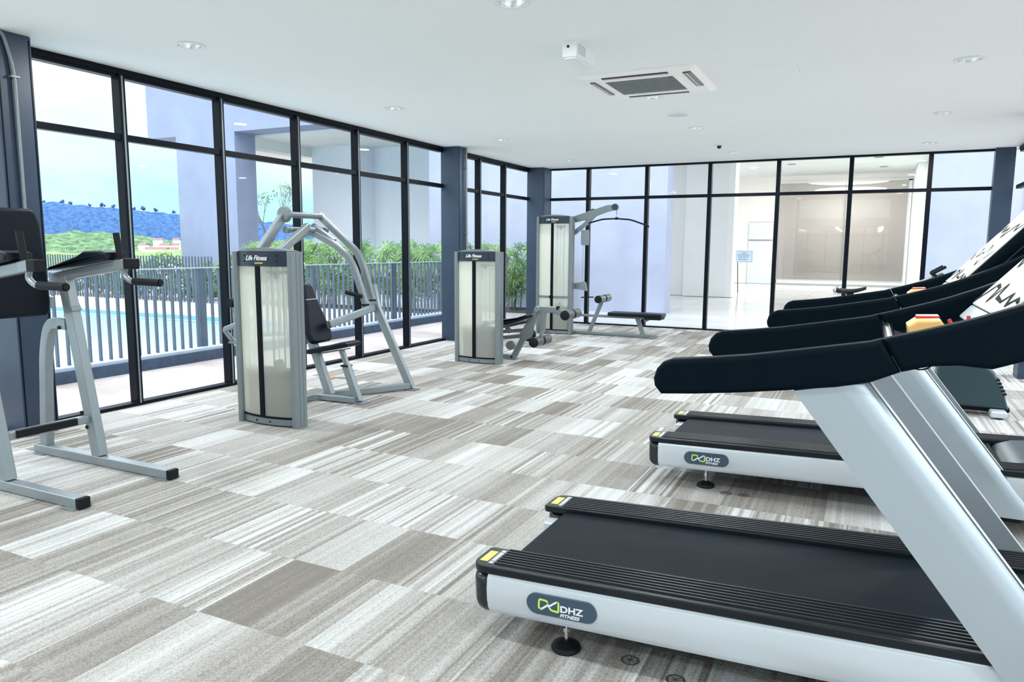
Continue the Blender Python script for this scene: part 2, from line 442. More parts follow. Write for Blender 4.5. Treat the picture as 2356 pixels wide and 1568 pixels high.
# ---- conduits clipped to the columns
def conduit(y, label, bend):
    x = -5.455
    t = thing('conduit', label, 'conduit pipe', (x, y, 0.6))
    top = [(x, y, .95), (x, y, 2.62), (x - .01, y - .05, 2.84), (x, y - .1, 2.873)] if bend else [(x, y, .9), (x, y, 2.873)]
    MB().tube(fillet(top, .12), .0125, 12).build('pipe', M['silver'], t)
    for z in (1.62, 2.57):
        MB().box((x - .024, y - .03, z - .008), (x + .014, y + .03, z + .008), .003).build('clip', M['silver'], t)
    if bend:
        MB().box((x - .024, y - .028, 1.30), (x + .022, y + .045, 1.46), .005).box((x + .022, y - .02, 1.40), (x + .026, y + .03, 1.43)).build('switch_box', M['silver'], t)
    return t
conduit(3.205, 'grey conduit pipe clipped to the big dark column at the left edge', True)
conduit(9.60, 'thin grey conduit pipe running down the column beside the second weight tower', False)

# ------------------------------------------------------------------ ceiling fittings
def downlight(x, y, where):
    t = thing('downlight', 'round recessed ceiling downlight ' + where, 'downlight', (x, y, H), 'recessed ceiling downlights')
    MB().lathe([(RH - .006, .004), (RH + .018, 0), (RH + .022, -.006), (RH + .004, -.009), (RH - .004, -.003)], (x, y, H), n=32, cap=False).build('ring', M['white'], t)
    MB().lathe([(RH - .001, -.004), (RH - .004, .03), (RH - .02, .075), (.03, .105), (.001, .108)], (x, y, H), n=32, cap=False).build('reflector', M['refl'], t)
    for dx in (-.026, .026):
        MB().tube([(x + dx, y - .05, H + .045), (x + dx, y + .05, H + .045)], .012, 10, side=(1, 0, 0)).build('lamp_tube', M['lamp'], t)
    return t
for lx, ly, w in LIGHTS: downlight(lx, ly, w)

def ac_unit():
    x0, x1, y0, y1 = -2.39, -1.345, 6.06, 7.04
    cx, cy = (x0 + x1) / 2, (y0 + y1) / 2
    t = thing('ceiling_air_conditioner', 'white square four way cassette air conditioner set in the ceiling', 'air conditioner', (cx, cy, H))
    z0 = H - .035
    b = MB()
    # stepped rim: outer flange, sloping band, inner frame
    def sq(hx, hy, z): return [(cx - hx, cy - hy, z), (cx + hx, cy - hy, z), (cx + hx, cy + hy, z), (cx - hx, cy + hy, z)]
    hx, hy = (x1 - x0) / 2, (y1 - y0) / 2
    rings = [sq(hx, hy, H - .0005), sq(hx, hy, H - .012), sq(hx - .05, hy - .03, z0 + .001), sq(hx - .225, hy - .17, z0 - .003), sq(hx - .24, hy - .19, z0 + .008)]
    V = [[b.bm.verts.new(p) for p in r_] for r_ in rings]
    for r0, r1 in zip(V, V[1:]):
        for i in range(4): b.bm.faces.new((r0[i], r0[(i + 1) % 4], r1[(i + 1) % 4], r1[i]))
    b.build('panel', M['acw'], t, smooth=False)
    gx0, gx1, gy0, gy1 = -2.16, -1.56, 6.225, 6.80
    g = MB().box((gx0, gy0, z0 - .003), (gx1, gy1, z0 + .012))
    for k in range(18):
        yy = gy0 + .012 + k * .031
        g.box((gx0 + .008, yy, z0 - .006), (gx1 - .008, yy + .008, z0 - .002))
    g.build('intake_grille', M['grille'], t)
    gf = MB()
    for p_, q_ in (((gx0 - .035, gy0 - .03), (gx1 + .035, gy0)), ((gx0 - .035, gy1), (gx1 + .035, gy1 + .03)), ((gx0 - .035, gy0), (gx0, gy1)), ((gx1, gy0), (gx1 + .035, gy1))):
        gf.box((p_[0], p_[1], z0 - .008), (q_[0], q_[1], z0 + .004))
    gf.build('grille_frame', M['acw'], t)
    zs = H - .026
    for k, (a, c, dx, dy) in enumerate(((-1.86, 6.125, .285, .024), (-1.86, 6.925, .285, .022), (-2.262, 6.49, .026, .275), (-1.432, 6.43, .034, .275))):
        s_ = MB().box((a - dx, c - dy, zs - .017), (a + dx, c + dy, zs + .003), .006).build('air_slot', M['black_g'], t)
        if dx < dy: v = MB().box((a - .005, c - dy + .012, zs - .022), (a + .003, c + dy - .012, zs - .017), .001)
        else: v = MB().box((a - dx + .01, c - .002, zs - .019), (a + dx - .01, c + .002, zs - .017), .0005)
        v.build('louvre', M['white'], s_)
    MB().box((x1 - .26, y0 + .2, z0 - .007), (x1 - .235, y0 + .215, z0 - .003)).build('indicator', M['black_g'], t)
ac_unit()

t = thing('emergency_light', 'small pale box shaped emergency light under the ceiling near the air conditioner', 'emergency light', (-2.015, 5.23, H))
MB().box((-2.07, 5.04, 2.762), (-1.96, 5.44, H + .002), .005).build('housing', M['white'], t)
MB().box((-2.062, 5.055, 2.752), (-1.968, 5.425, 2.763), .004).build('diffuser', M['diff'], t)
MB().lathe([(.0001, 0), (.010, 0), (.010, .004), (.0001, .004)], (-2.025, 5.0375, 2.835), 'y', 14).build('test_button', M['rubber'], t)
MB().box((-1.9605, 5.07, 2.79), (-1.9585, 5.22, 2.86)).build('side_label', M['silver_l'], t)

t = thing('ceiling_speaker', 'flat round white ceiling speaker with pale grille', 'speaker', (-1.986, 8.218, H))
MB().lathe([(.001, -.012), (.10, -.012), (.128, -.008), (.134, -.0005)], (-1.986, 8.218, H), n=36, cap=False).build('rim', M['white'], t)
MB().lathe([(.001, -.016), (.07, -.016), (.102, -.0125)], (-1.986, 8.218, H), n=36, cap=False).build('grille', M['silver_l'], t)
t = thing('dome_camera', 'tiny dome camera with dark lens on the ceiling', 'camera', (-1.997, 10.758, H))
MB().lathe([(.001, -.02), (.045, -.02), (.075, -.008), (.08, -.0005)], (-1.997, 10.758, H), n=28, cap=False).build('mount', M['white'], t)
MB().lathe([(.001, -.062), (.016, -.058), (.030, -.042), (.034, -.021)], (-1.997, 10.758, H), n=24, cap=False).build('dome', M['black_g'], t)
b = MB()
for a, c in (((-1.09, 6.375), (-1.082, 6.80)), ((-1.09, 6.80), (-.60, 6.808)), ((-.608, 6.375), (-.60, 6.80)), ((-1.09, 6.367), (-.60, 6.375))):
    b.box((a[0], a[1], H - .003), (c[0], c[1], H + .002))
b.box((-1.08, 6.377, H - .004), (-.61, 6.798, H + .002))
tag(b.build('access_panel', M['ceil'], origin=(-.845, 6.585, H)), 'nearly invisible square access hatch in the ceiling right of the air conditioner', 'access panel')

# ------------------------------------------------------------------ treadmill
def treadmill(ox, oy, slope, label):
    def X(x): return x + ox
    def Yn(y): return y + oy
    t = thing('treadmill', label, 'treadmill', (ox, oy, 0), 'silver and black treadmills in a row')
    PIV = Matrix.Translation((ox - 1.15, oy, .2)) @ Matrix.Rotation(-slope, 4, 'Y') @ Matrix.Translation((-(ox - 1.15), -oy, -.2))
    B = lambda: MB()
    hw = .41
    for s in (-1, 1):
        yo = oy + s * hw
        # outer side skirt, bowed outwards
        prof = [(yo - s * .004, .250), (yo + s * .006, .235), (yo + s * .012, .20), (yo + s * .012, .165), (yo + s * .006, .13), (yo - s * .008, .108), (yo - s * .03, .104), (yo - s * .03, .25)]
        side = B().prism(prof, 'x', X(-1.147), X(1.0)).xf(PIV).build('side_skirt', M['silver_l'], t, ang=25)
        # rear end cap
        cap = B()
        secs = []
        for x, k, zb, zt in ((-1.147, 1.0, .100, .252), (-1.165, 1.0, .100, .253), (-1.19, .93, .108, .252), (-1.206, .72, .122, .250), (-1.214, .30, .15, .245)):
            w = .155 * k
            yc = yo - s * (.155 / 2 - .008)
            secs.append((x, yc, w, zb, zt))
        rings = []
        for x, yc, w, zb, zt in secs:
            r_ = rrect(w, zt - zb, min(w, zt - zb) * .28, 4)
            rings.append([cap.bm.verts.new((X(x), yc + a * 1.0, (zb + zt) / 2 + c)) for a, c in r_])
        n = len(rings[0])
        for r0, r1 in zip(rings, rings[1:]):
            for i in range(n): cap.bm.faces.new((r0[i], r0[(i + 1) % n], r1[(i + 1) % n], r1[i]))
        cap.bm.faces.new(rings[0]); cap.bm.faces.new(rings[-1])
        cap.xf(PIV).build('end_cap', M['black_g'], t, ang=50)
        # foot rail: flat grooved strip, rounded rear corner
        yi = oy + s * (hw - .162)
        ya, yb = min(yo + s * .006, yi), max(yo + s * .006, yi)
        out = [(X(1.05), ya), (X(1.05), yb)]
        rc = .055
        if s < 0:   # outer edge is ya
            out += [(X(-1.205), yb), (X(-1.215), yb - .01)]
            out += [(X(-1.215) + rc - rc * math.cos(R(a)), ya + rc - rc * math.sin(R(a))) for a in (0, 20, 40, 60, 80, 90)]
        else:
            out += [(X(-1.215) + rc - rc * math.cos(R(a)), yb - rc + rc * math.sin(R(a))) for a in (90, 80, 60, 40, 20, 0)]
            out += [(X(-1.215), ya + .01), (X(-1.205), ya)]
        rail = B().prism(out, 'z', .252, .281, .006, 3)
        rail.xf(PIV); ro = rail.build('foot_rail', M['rail_b'], t)
        rb = B()
        for k in range(7):
            yy = yi + s * (.012 + k * .0205)
            rb.prism([(yy - .0055, .280), (yy - .0035, .2865), (yy + .0035, .2865), (yy + .0055, .280)], 'x', X(-1.13), X(1.04))
        rb.xf(PIV).build('grip_ridges', M['rail_b'], ro, ang=20)
        # rear warning sticker
        ym = (yo + yi) / 2
        lb = B().box((X(-1.196), ym - .048, .2812), (X(-1.164), ym + .042, .2822), .0004, 1).xf(PIV).build('warning_sticker', M['yellow'], ro)
        lb2 = B().box((X(-1.158), ym - .062, .2812), (X(-1.136), ym + .062, .2820)).xf(PIV).build('caution_sticker', M['silver'], ro)
        w2 = B()
        for k in range(5): w2.box((X(-1.153), ym - .034 + k * .015, .2821), (X(-1.141), ym - .024 + k * .015, .2824))
        for q in (-.052, .052): w2.lathe([(.0001, .2821), (.006, .2821), (.006, .2824), (.0001, .2824)], (X(-1.147), ym + q, 0), n=12)
        w2.xf(PIV).build('sticker_print', M['textw'], ro)
    tag(side, 'pale silver side skirt')
    B().box((X(-1.185), oy + .165, .15), (X(-1.12), oy + .245, .235), .008).xf(PIV).build('roller_bracket', M['silver_l'], t)
    # belt wrapped round the rear roller
    bw = .258
    prof = [(X(.60), .262)] + [(X(-1.10) - .034 * math.sin(R(a)), .228 + .034 * math.cos(R(a))) for a in (0, 20, 40, 60, 80, 100, 130, 160, 180)] + [(X(.6), .194)]
    B().prism(prof, 'y', oy - bw, oy + bw).xf(PIV).build('running_belt', M['belt'], t)
    B().box((X(-1.10), oy - bw - .012, .17), (X(.6), oy + bw + .012, .192)).xf(PIV).build('deck_board', M['rail_b'], t)
    B().box((X(-1.175), oy - .02 - bw + .03, .11), (X(-1.145), oy + bw - .01, .17), .006).xf(PIV).build('rear_guard', M['silver_l'], t)
    # front motor hood
    hood = [(X(.60), .245), (X(.60), .285), (X(.63), .318), (X(.70), .345), (X(.95), .372), (X(1.06), .352), (X(1.12), .28), (X(1.12), .12), (X(.62), .12)]
    B().prism(hood, 'y', oy - .245, oy + .245, .02, 3).xf(Matrix.Translation((0, 0, -.004))).build('motor_hood', M['shroud'], t)
    # chassis and levelling feet
    B().box((X(-.98), oy - .34, .115), (X(1.0), oy - .28, .16), .005).box((X(-.98), oy + .28, .115), (X(1.0), oy + .34, .16), .005)\
        .box((X(.60), oy - .36, .05), (X(.68), oy + .36, .11), .005).build('chassis', M['rail_b'], t)
    for fx in (-.875, .92):
        for s in (-1, 1):
            yy = oy + s * .335
            ft = B().lathe([(.0001, 0), (.050, 0), (.054, .006), (.048, .018), (.022, .030), (.013, .034), (.0001, .034)], (X(fx), yy, 0), n=24).build('levelling_foot', M['rubber'], t)
            B().lathe([(.0075, .032), (.0075, .12)], (X(fx), yy, 0), n=12).lathe([(.013, .066), (.013, .08)], (X(fx), yy, 0), n=6).build('foot_bolt', M['chrome'], ft)
    # uprights: slanted posts whose front edge is rounded off
    D = Vector((.608, 0, -.794)); Wd = Vector((.794, 0, .608)); Cc = Vector((.180, 0, .70))
    for s in (-1, 1):
        yo = oy + s * .440
        secw = [(-.087, 0), (-.04, 0), (.018, .0), (.040, .0025), (.058, .0085), (.072, .018), (.081, .030), (.085, .046), (-.080, .046), (-.087, .040)]
        u_b = B(); tops, bots = [], []
        for w_, tt in secw:
            p = Cc + Wd * w_
            k0 = (1.008 + (p.x + .168) * .22 - p.z) / (D.z - .22 * D.x); k1 = (.095 - p.z) / D.z
            for k, L_ in ((k0, tops), (k1, bots)):
                q = p + D * k; L_.append(u_b.bm.verts.new((X(q.x), yo - s * tt, q.z)))
        n_ = len(secw)
        for i in range(n_): u_b.bm.faces.new((tops[i], tops[(i + 1) % n_], bots[(i + 1) % n_], bots[i]))
        u_b.bm.faces.new(tops); u_b.bm.faces.new(bots)
        u_b.build('upright', M['upright'], t, ang=35)
        rim = B()
        p0 = Cc + Wd * .087 + D * (-.47); p1 = Cc + Wd * .087 + D * .72
        rim.sweep([(X(p0.x), yo - s * .040, p0.z), (X(p1.x), yo - s * .040, p1.z)], rrect(.014, .005, .002), (0, 1, 0)).build('upright_edge', M['white'], t)
    # handrails: rear grip and front fairing
    def ht(x, z): return (X(x * .9816), 1.4 - (1.4 - z) * .9816)
    top = [(-.575, 1.005), (-.566, 1.035), (-.547, 1.057), (-.520, 1.068), (-.404, 1.081), (-.294, 1.096), (-.166, 1.119), (.016, 1.153), (.046, 1.163)]
    bot = [(.096, 1.076), (.023, 1.041), (-.061, 1.021), (-.185, 1.001), (-.316, .982), (-.45, .966), (-.550, .957), (-.571, .981)]
    ftop = [(.0475, 1.163), (.126, 1.186), (.225, 1.217), (.275, 1.235), (.354, 1.267), (.46, 1.315), (.60, 1.39), (.72, 1.47)]
    fbot = [(.80, 1.40), (.72, 1.28), (.55, 1.18), (.42, 1.138), (.365, 1.124), (.303, 1.100), (.227, 1.104), (.16, 1.096), (.0975, 1.0765)]
    for s in (-1, 1):
        y0 = oy + s * .452; y1 = oy + s * .388
        B().prism([ht(*p) for p in top + bot], 'y', min(y0, y1), max(y0, y1), .016, 4).build('handrail_grip', M['black'], t, ang=45)
        B().prism([ht(*p) for p in ftop + fbot], 'y', min(y0, y1), max(y0, y1), .016, 4).build('handrail_fairing', M['black'], t, ang=45)
    # cross bar, pulse grip and stop switch between the rails
    B().prism([(X(.12), 1.086), (X(.10), 1.098), (X(.13), 1.115), (X(.30), 1.165), (X(.42), 1.185), (X(.44), 1.15), (X(.30), 1.12)], 'y', oy - .39, oy + .39, .01, 3).build('cross_fairing', M['black'], t)
    B().tube([(X(.075), oy - .30, 1.125), (X(.075), oy + .34, 1.125)], .019, 16, side=(1, 0, 0)).tube([(X(.075), oy - .2, 1.125), (X(.16), oy - .2, 1.10)], .012, 10).tube([(X(.075), oy + .2, 1.125), (X(.16), oy + .2, 1.10)], .012, 10).build('front_grip_bar', M['black_g'], t)
    sb = B().prism([(X(.135), 1.10), (X(.125), 1.162), (X(.15), 1.182), (X(.215), 1.186), (X(.255), 1.13), (X(.25), 1.10)], 'y', oy + .02, oy + .17, .008, 3).build('stop_switch_housing', M['orange'], t)
    B().prism([(X(.150), 1.182), (X(.152), 1.190), (X(.215), 1.193), (X(.218), 1.186)], 'y', oy + .10, oy + .172, .003).build('stop_button', M['red'], sb)
    B().tube(fillet([(X(.235), oy + .02, 1.19), (X(.262), oy + .0, 1.135), (X(.285), oy + .03, 1.135), (X(.29), oy + .05, 1.20)], .03), .0055, 8).build('safety_cord', M['red'], t)
    # console: tilted housing with a pale face carrying dark jagged graphics
    al = R(49); cx0, cz0 = .300, 1.198; u = Vector((math.cos(al), 0, math.sin(al))); w = Vector((-math.sin(al), 0, math.cos(al)))
    base = Vector((X(cx0), oy, cz0))
    def cp(a, y, h): return base + u * a + Vector((0, y, 0)) + w * h
    def slab(b_, a0, a1, y0, y1, h0, h1, bev=.004):
        q = MB().box((a0, y0, h0), (a1, y1, h1), bev)
        mt = Matrix(((u.x, 0, w.x, base.x), (0, 1, 0, base.y), (u.z, 0, w.z, base.z), (0, 0, 0, 1)))
        q.xf(mt); b_.merge(q.bm); return b_
    slab(B(), -.02, .60, -.31, .31, -.075, -.008, .02).build('console_housing', M['black'], t)
    fc = slab(B(), .035, .585, -.295, .295, -.010, .000, .004).build('console_face', M['console'], t)
    slab(B(), -.022, .033, -.295, .295, -.014, -.002, .006).build('console_lip', M['silver_l'], t)
    rnd = random.Random(5)
    def jag(pts, wd):
        b_ = MB(); L = []
        for (a, y), (a2, y2) in zip(pts, pts[1:]):
            p, q = cp(a, y, .0012), cp(a2, y2, .0012); d = (q - p).normalized(); nrm = d.cross(w).normalized() * wd
            b_.add([p - nrm - d * .003, q - nrm * .6 + d * .003, q + nrm * .6 + d * .003, p + nrm - d * .003], [(0, 1, 2, 3)])
            b_.add([v + w * .0008 for v in (p - nrm, q - nrm * .6, q + nrm * .6, p + nrm)], [(0, 1, 2, 3)])
        return b_
    g1 = [(.05, .295), (.09, .24), (.125, .20), (.115, .13), (.06, .10), (.135, .06), (.085, .02), (.075, -.10), (.11, -.14), (.07, -.20), (.10, -.25), (.09, -.295)]
    g2 = [(.25, .285), (.20, .22), (.29, .17), (.25, .12), (.22, .11), (.255, .04), (.25, .0), (.31, -.03), (.27, -.10), (.20, -.08), (.17, -.14), (.22, -.20), (.27, -.285)]
    g3 = [(.40, .29), (.45, .22), (.40, .16), (.43, .08), (.36, .02), (.42, -.06), (.45, -.12), (.40, -.20), (.44, -.28)]
    for g, wd in ((g1, .0075), (g2, .0055), (g3, .008)): jag(g, wd).build('jagged_graphic', M['black'], fc, smooth=False)
    # under console loop of cable and clip
    B().tube(fillet([(X(.10), oy + .30, 1.06), (X(.13), oy + .30, 1.0), (X(.20), oy + .30, .98), (X(.27), oy + .30, 1.06)], .05), .003, 6).build('hanging_cable', M['rubber'], t)
    B().box((X(.0), oy - .372, 1.022), (X(.03), oy - .352, 1.04), .003).build('cable_clip', M['white'], t)
    # oval badge
    yb_ = oy - hw - .0125
    bd = B()
    cxb, czb, hl, hh = X(-.862), .1835, .128, .037
    pts = [(cxb + (hl - hh) + hh * math.cos(R(a)), czb + hh * math.sin(R(a))) for a in range(-90, 91, 15)] + [(cxb - (hl - hh) + hh * math.cos(R(a)), czb + hh * math.sin(R(a))) for a in range(90, 271, 15)]
    badge = bd.prism(pts, 'y', yb_ - .003, yb_ + .006, .001, 1).xf(PIV).build('badge', M['badge'], t)
    yl = yb_ - .0036
    def strip(pp, wd, mt, nm):
        q = MB().sweep([(cxb + a, yl, czb + c) for a, c in pp], rrect(.0012, wd), (0, 1, 0)); return q.xf(PIV).build(nm, mt, badge)
    strip(fillet([(-.048, .010), (-.052, .0165), (-.079, .0185), (-.082, -.012), (-.072, -.016)], .006), .0065, M['lime'], 'logo_loop')
    strip([(-.073, -.0165), (-.044, .005)], .0065, M['textw'], 'logo_band')
    strip(fillet([(-.047, -.004), (-.018, .0165), (-.012, .018)], .006), .0065, M['textw'], 'logo_band')
    strip(fillet([(-.014, .018), (-.008, .016), (-.009, -.017), (-.036, -.0135), (-.042, -.006)], .006), .0065, M['lime'], 'logo_loop')
    o1 = text_mesh('lettering', 'DHZ', .031, (cxb - .003, yl, czb - .002), (1, 0, math.sin(slope)), (0, 0, 1), M['textw'], badge, bold=.0009, sx=1.25)
    o2 = text_mesh('lettering', 'FITNESS', .0165, (cxb - .003, yl, czb - .020), (1, 0, math.sin(slope)), (0, 0, 1), M['textw'], badge, shear=.25, bold=.0005, sx=1.2)
    return t
treadmill(0, 2.58, .040, 'nearest treadmill, its whole black belt and silver side in the right foreground')
treadmill(.085, 4.60, .026, 'second treadmill, standing behind the nearest one, its deck end farther back')

# dents left in the carpet by other feet
M['capm'] = pbr('grey_cap', (.09, .09, .085), 0.6)
def foot_mark(x, y, r, label):
    b = MB()
    b.lathe([(r, .0004), (r - .004, .0022), (r - .010, .0004)], (x, y, 0), n=24, cap=False)
    for k in range(4):
        a = R(k * 45 + 10)
        b.bar((x - r * .7 * math.cos(a), y - r * .7 * math.sin(a), .001), (x + r * .7 * math.cos(a), y + r * .7 * math.sin(a), .001), .003, .0012, (0, 0, 1), 0)
    tag(b.build('carpet_cable_cap', M['capm'], origin=(x, y, 0)), label, 'floor cap')
foot_mark(-.651, 2.275, .033, 'small round dark cap flush with the carpet beside the treadmill foot')
foot_mark(-.484, 2.23, .033, 'small round dark cap flush with the carpet at the bottom edge of the photo')
foot_mark(-.66, 4.19, .034, 'small round cap in the carpet under the second treadmill, nearer its foot')
foot_mark(-.56, 4.20, .034, 'small round cap in the carpet under the second treadmill, farther right')

# ------------------------------------------------------------------ weight towers
def tower_parts(t, x0, x1, y0, h, cross=None, tilt=0.0):
    xc, hw = (x0 + x1) / 2, (x1 - x0) / 2 - .05
    bow = lambda x: y0 + .030 - .045 * (1 - ((x - xc) / hw) ** 2)
    # side posts (rounded extrusions)
    for xa, xb in ((x0, x0 + .05), (x1 - .062, x1)):
        w = xb - xa; cx = (xa + xb) / 2
        pr = [(cx + a, y0 + .065 + c) for a, c in rrect(w, .135, .024, 5)]
        MB().prism(pr, 'z', 0, h - .012, .004, 2).build('side_post', M['silver'], t, ang=40)
        if xa > xc: 
            b_ = MB()
            for yy in (.045, .085): b_.prism([(xb - .001, y0 + yy - .004), (xb + .003, y0 + yy - .003), (xb + .003, y0 + yy + .003), (xb - .001, y0 + yy + .004)], 'z', .02, h - .02)
            b_.build('post_flute', M['silver'], t)
    def curved(xa, xb, za, zb, th, fr=0.0, ztop=None, n=12):
        b_ = MB(); rows = []
        for i in range(n + 1):
            x = xa + (xb - xa) * i / n; y = bow(x) + fr; z1 = zb if ztop is None else ztop(x)
            rows.append([b_.bm.verts.new(p) for p in ((x, y, za), (x, y, z1), (x, y + th, z1), (x, y + th, za))])
        for r0, r1 in zip(rows, rows[1:]):
            for i in range(4): b_.bm.faces.new((r0[i], r0[(i + 1) % 4], r1[(i + 1) % 4], r1[i]))
        b_.bm.faces.new(rows[0]); b_.bm.faces.new(rows[-1]); return b_
    xa, xb = x0 + .045, x1 - .058
    hh = h - .125
    def sheet(xa, xb, za, zb, fr, n=10):
        b_ = MB(); rows = []
        for i in range(n + 1):
            x = xa + (xb - xa) * i / n
            rows.append([b_.bm.verts.new((x, bow(x) + fr, z)) for z in (za, zb)])
        for r0, r1 in zip(rows, rows[1:]): b_.bm.faces.new((r0[0], r1[0], r1[1], r0[1]))
        return b_
    arc = lambda x: h - .012 + .024 * (1 - ((x - xc) / hw) ** 2)
    hd = curved(xa, xb, hh, h, .11, -.006, arc).build('header_cover', M['navy'], t, ang=30)
    curved(xa, xb, h - .01, h, .12, -.008, lambda x: arc(x) + .004).xf(Matrix.Translation((0, 0, .001))).build('header_lip', M['silver'], hd)
    curved(x0 + .035, x1 - .05, .012, .062, .1, .0).build('base_cover', M['silver'], t)
    curved(xa, xb, .062, .078, .09, -.004).build('base_trim', M['frame'], t)
    xm0, xm1 = xc - .045, xc + .0
    sheet(xa + .004, xm0 + .003, .078, hh, .004).build('front_panel', M['cream'], t)
    sheet(xm1 - .003, xb - .006, .078, hh, .004).build('front_panel', M['cream_r'], t)
    curved(xm0, xm1, .075, hh + .004, .016, -.006).build('centre_strip', M['frame'], t)
    curved(xb - .008, xb, .078, hh, .012, -.002).build('panel_edge', M['frame'], t)
    sheet(xa, xb, .05, hh, .105).build('rear_panel', M['cream_b'], t)
    # weight stack and guide rods behind the frosted panels
    ws = MB()
    wx0, wx1 = xc - .20, xb - .02
    for k in range(12): ws.box((wx0, y0 + .035, .085 + k * .031), (wx1, y0 + .10, .085 + k * .031 + .028), .003)
    ws.prism([(xc + .05, .457), (xc + .075, .52), (xc + .105, .52), (xc + .13, .457)], 'y', y0 + .045, y0 + .09)
    ws.build('weight_stack', M['plate'], t)
    gr = MB()
    for gx in (xc + .035, xc + .15): gr.tube([(gx, y0 + .07, .08), (gx, y0 + .07, hh)], .007, 8, side=(1, 0, 0))
    gr.tube([(xc + .09, y0 + .07, .5), (xc + .09, y0 + .07, hh)], .003, 6, side=(1, 0, 0))
    gr.build('guide_rods', M['silver'], t)
    MB().box((xc + .02, y0 + .035, hh - .055), (xc + .17, y0 + .10, hh - .035)).prism([(xc + .06, hh - .055), (xc + .09, hh - .10), (xc + .12, hh - .055)], 'y', y0 + .05, y0 + .08).build('pulley_bracket', M['plate'], t)
    # header bolts, yellow bar and lettering
    bb = MB()
    for bx in (xc - .165, xc + .165):
        for bz in (h - .045, h - .085): bb.lathe([(.0001, -.003), (.0065, -.003), (.0065, .003), (.0001, .003)], (bx, bow(bx) - .006, bz), 'y', 12)
    bb.build('header_bolts', M['rubber'], hd)
    MB().box((xc - .04, bow(xc) - .010, h - .104), (xc + .04, bow(xc) - .005, h - .096), .001).build('yellow_bar', M['yellow'], hd)
    text_mesh('lettering', 'Life Fitness', .052, (xc - .132, bow(xc) - .0085, h - .078), (1, 0, 0), (0, 0, 1), M['textw'], hd, shear=.38, bold=.0012, sx=.92, extr=.0008)
    fb = MB()
    for bx in (xc - .09, xc + .05): fb.lathe([(.0001, -.004), (.007, -.004), (.007, .002), (.0001, .002)], (bx, bow(bx), .035), 'y', 10)
    fb.build('base_bolts', M['rubber'], t)
    if cross:
        curved(xa, xb, cross - .018, cross + .018, .012, -.012).build('cross_band', M['silver'], t)
        MB().lathe([(.0001, -.012), (.035, -.010), (.035, .004), (.0001, .004)], (xc - .022, bow(xc) - .008, cross), 'y', 20).build('centre_boss', M['frame'], t)

def pad(pts, axis, a, b, bev=.018): return MB().prism(pts, axis, a, b, bev, 4)
def thick(path, th):
    """turn a 2D centre line into a closed outline of thickness th"""
    L, Rr = [], []
    for i, p in enumerate(path):
        p0 = path[max(0, i - 1)]; p1 = path[min(len(path) - 1, i + 1)]
        d = Vector((p1[0] - p0[0], p1[1] - p0[1])).normalized(); n_ = Vector((-d.y, d.x)) * th / 2
        L.append((p[0] + n_.x, p[1] + n_.y)); Rr.append((p[0] - n_.x, p[1] - n_.y))
    return L + Rr[::-1]

# ---- overhead press machine
t = thing('seated_press_machine', 'tall seated press machine with overhead lever arms and a weight tower in front', 'exercise machine', (-4.2, 4.6, 0))
tower_parts(t, -4.512, -3.885, 4.19, 1.375)
S = M['silver']; SL = M['silver_m']
# supports from tower top to axle
MB().sweep([(-4.32, 4.30, 1.355), (-4.54, 4.80, 1.655)], rrect(.05, .075, .01), (1, 0, 0)).build('support_post', S, t)
MB().sweep([(-4.12, 4.30, 1.355), (-4.42, 4.97, 1.575)], rrect(.05, .065, .01), (1, 0, 0)).build('support_post', S, t)
MB().lathe([(.0001, -.02), (.062, -.02), (.068, -.01), (.068, .02), (.0001, .02)], (-4.51, 4.79, 1.675), 'y', 30).build('pivot_disc', S, t)
MB().lathe([(.0001, -.02), (.03, -.02), (.03, .02), (.0001, .02)], (-4.47, 4.775, 1.545), 'y', 20).build('pivot_boss', S, t)
MB().tube([(-4.5, 4.80, 1.675), (-4.5, 5.275, 1.675)], .026, 18, side=(1, 0, 0)).build('upper_axle', S, t)
MB().tube([(-4.46, 4.78, 1.545), (-4.46, 5.27, 1.55)], .026, 18, side=(1, 0, 0)).build('lower_axle', S, t)
MB().sweep(fillet([(-4.53, 5.25, 1.69), (-4.10, 5.25, 1.355), (-4.04, 5.25, 1.24), (-3.945, 5.25, .935)], .12, 6), rrect(.045, .060, .012), (0, 1, 0)).build('lever_arm', S, t)
MB().sweep(fillet([(-4.76, 5.10, 1.425), (-4.56, 5.10, 1.525), (-4.47, 5.10, 1.525), (-4.25, 5.10, 1.435), (-4.08, 5.10, 1.315), (-4.02, 5.10, 1.22), (-3.905, 5.10, .905)], .07, 5), rrect(.045, .056, .012), (0, 1, 0)).build('lever_arm', S, t)
MB().sweep([(-4.50, 5.13, 1.585), (-4.26, 5.13, 1.445)], rrect(.04, .055, .008), (0, 1, 0)).build('arm_brace', S, t)
MB().box((-3.935, 5.075, .895), (-3.885, 5.125, .912), .003).box((-3.965, 5.225, .925), (-3.925, 5.275, .94), .003).build('arm_end_caps', M['rubber'], t)
MB().tube([(-3.925, 5.085, .975), (-4.085, 5.06, 1.01)], .019, 14, side=(0, 1, 0)).build('hand_grip', M['rubber'], t)
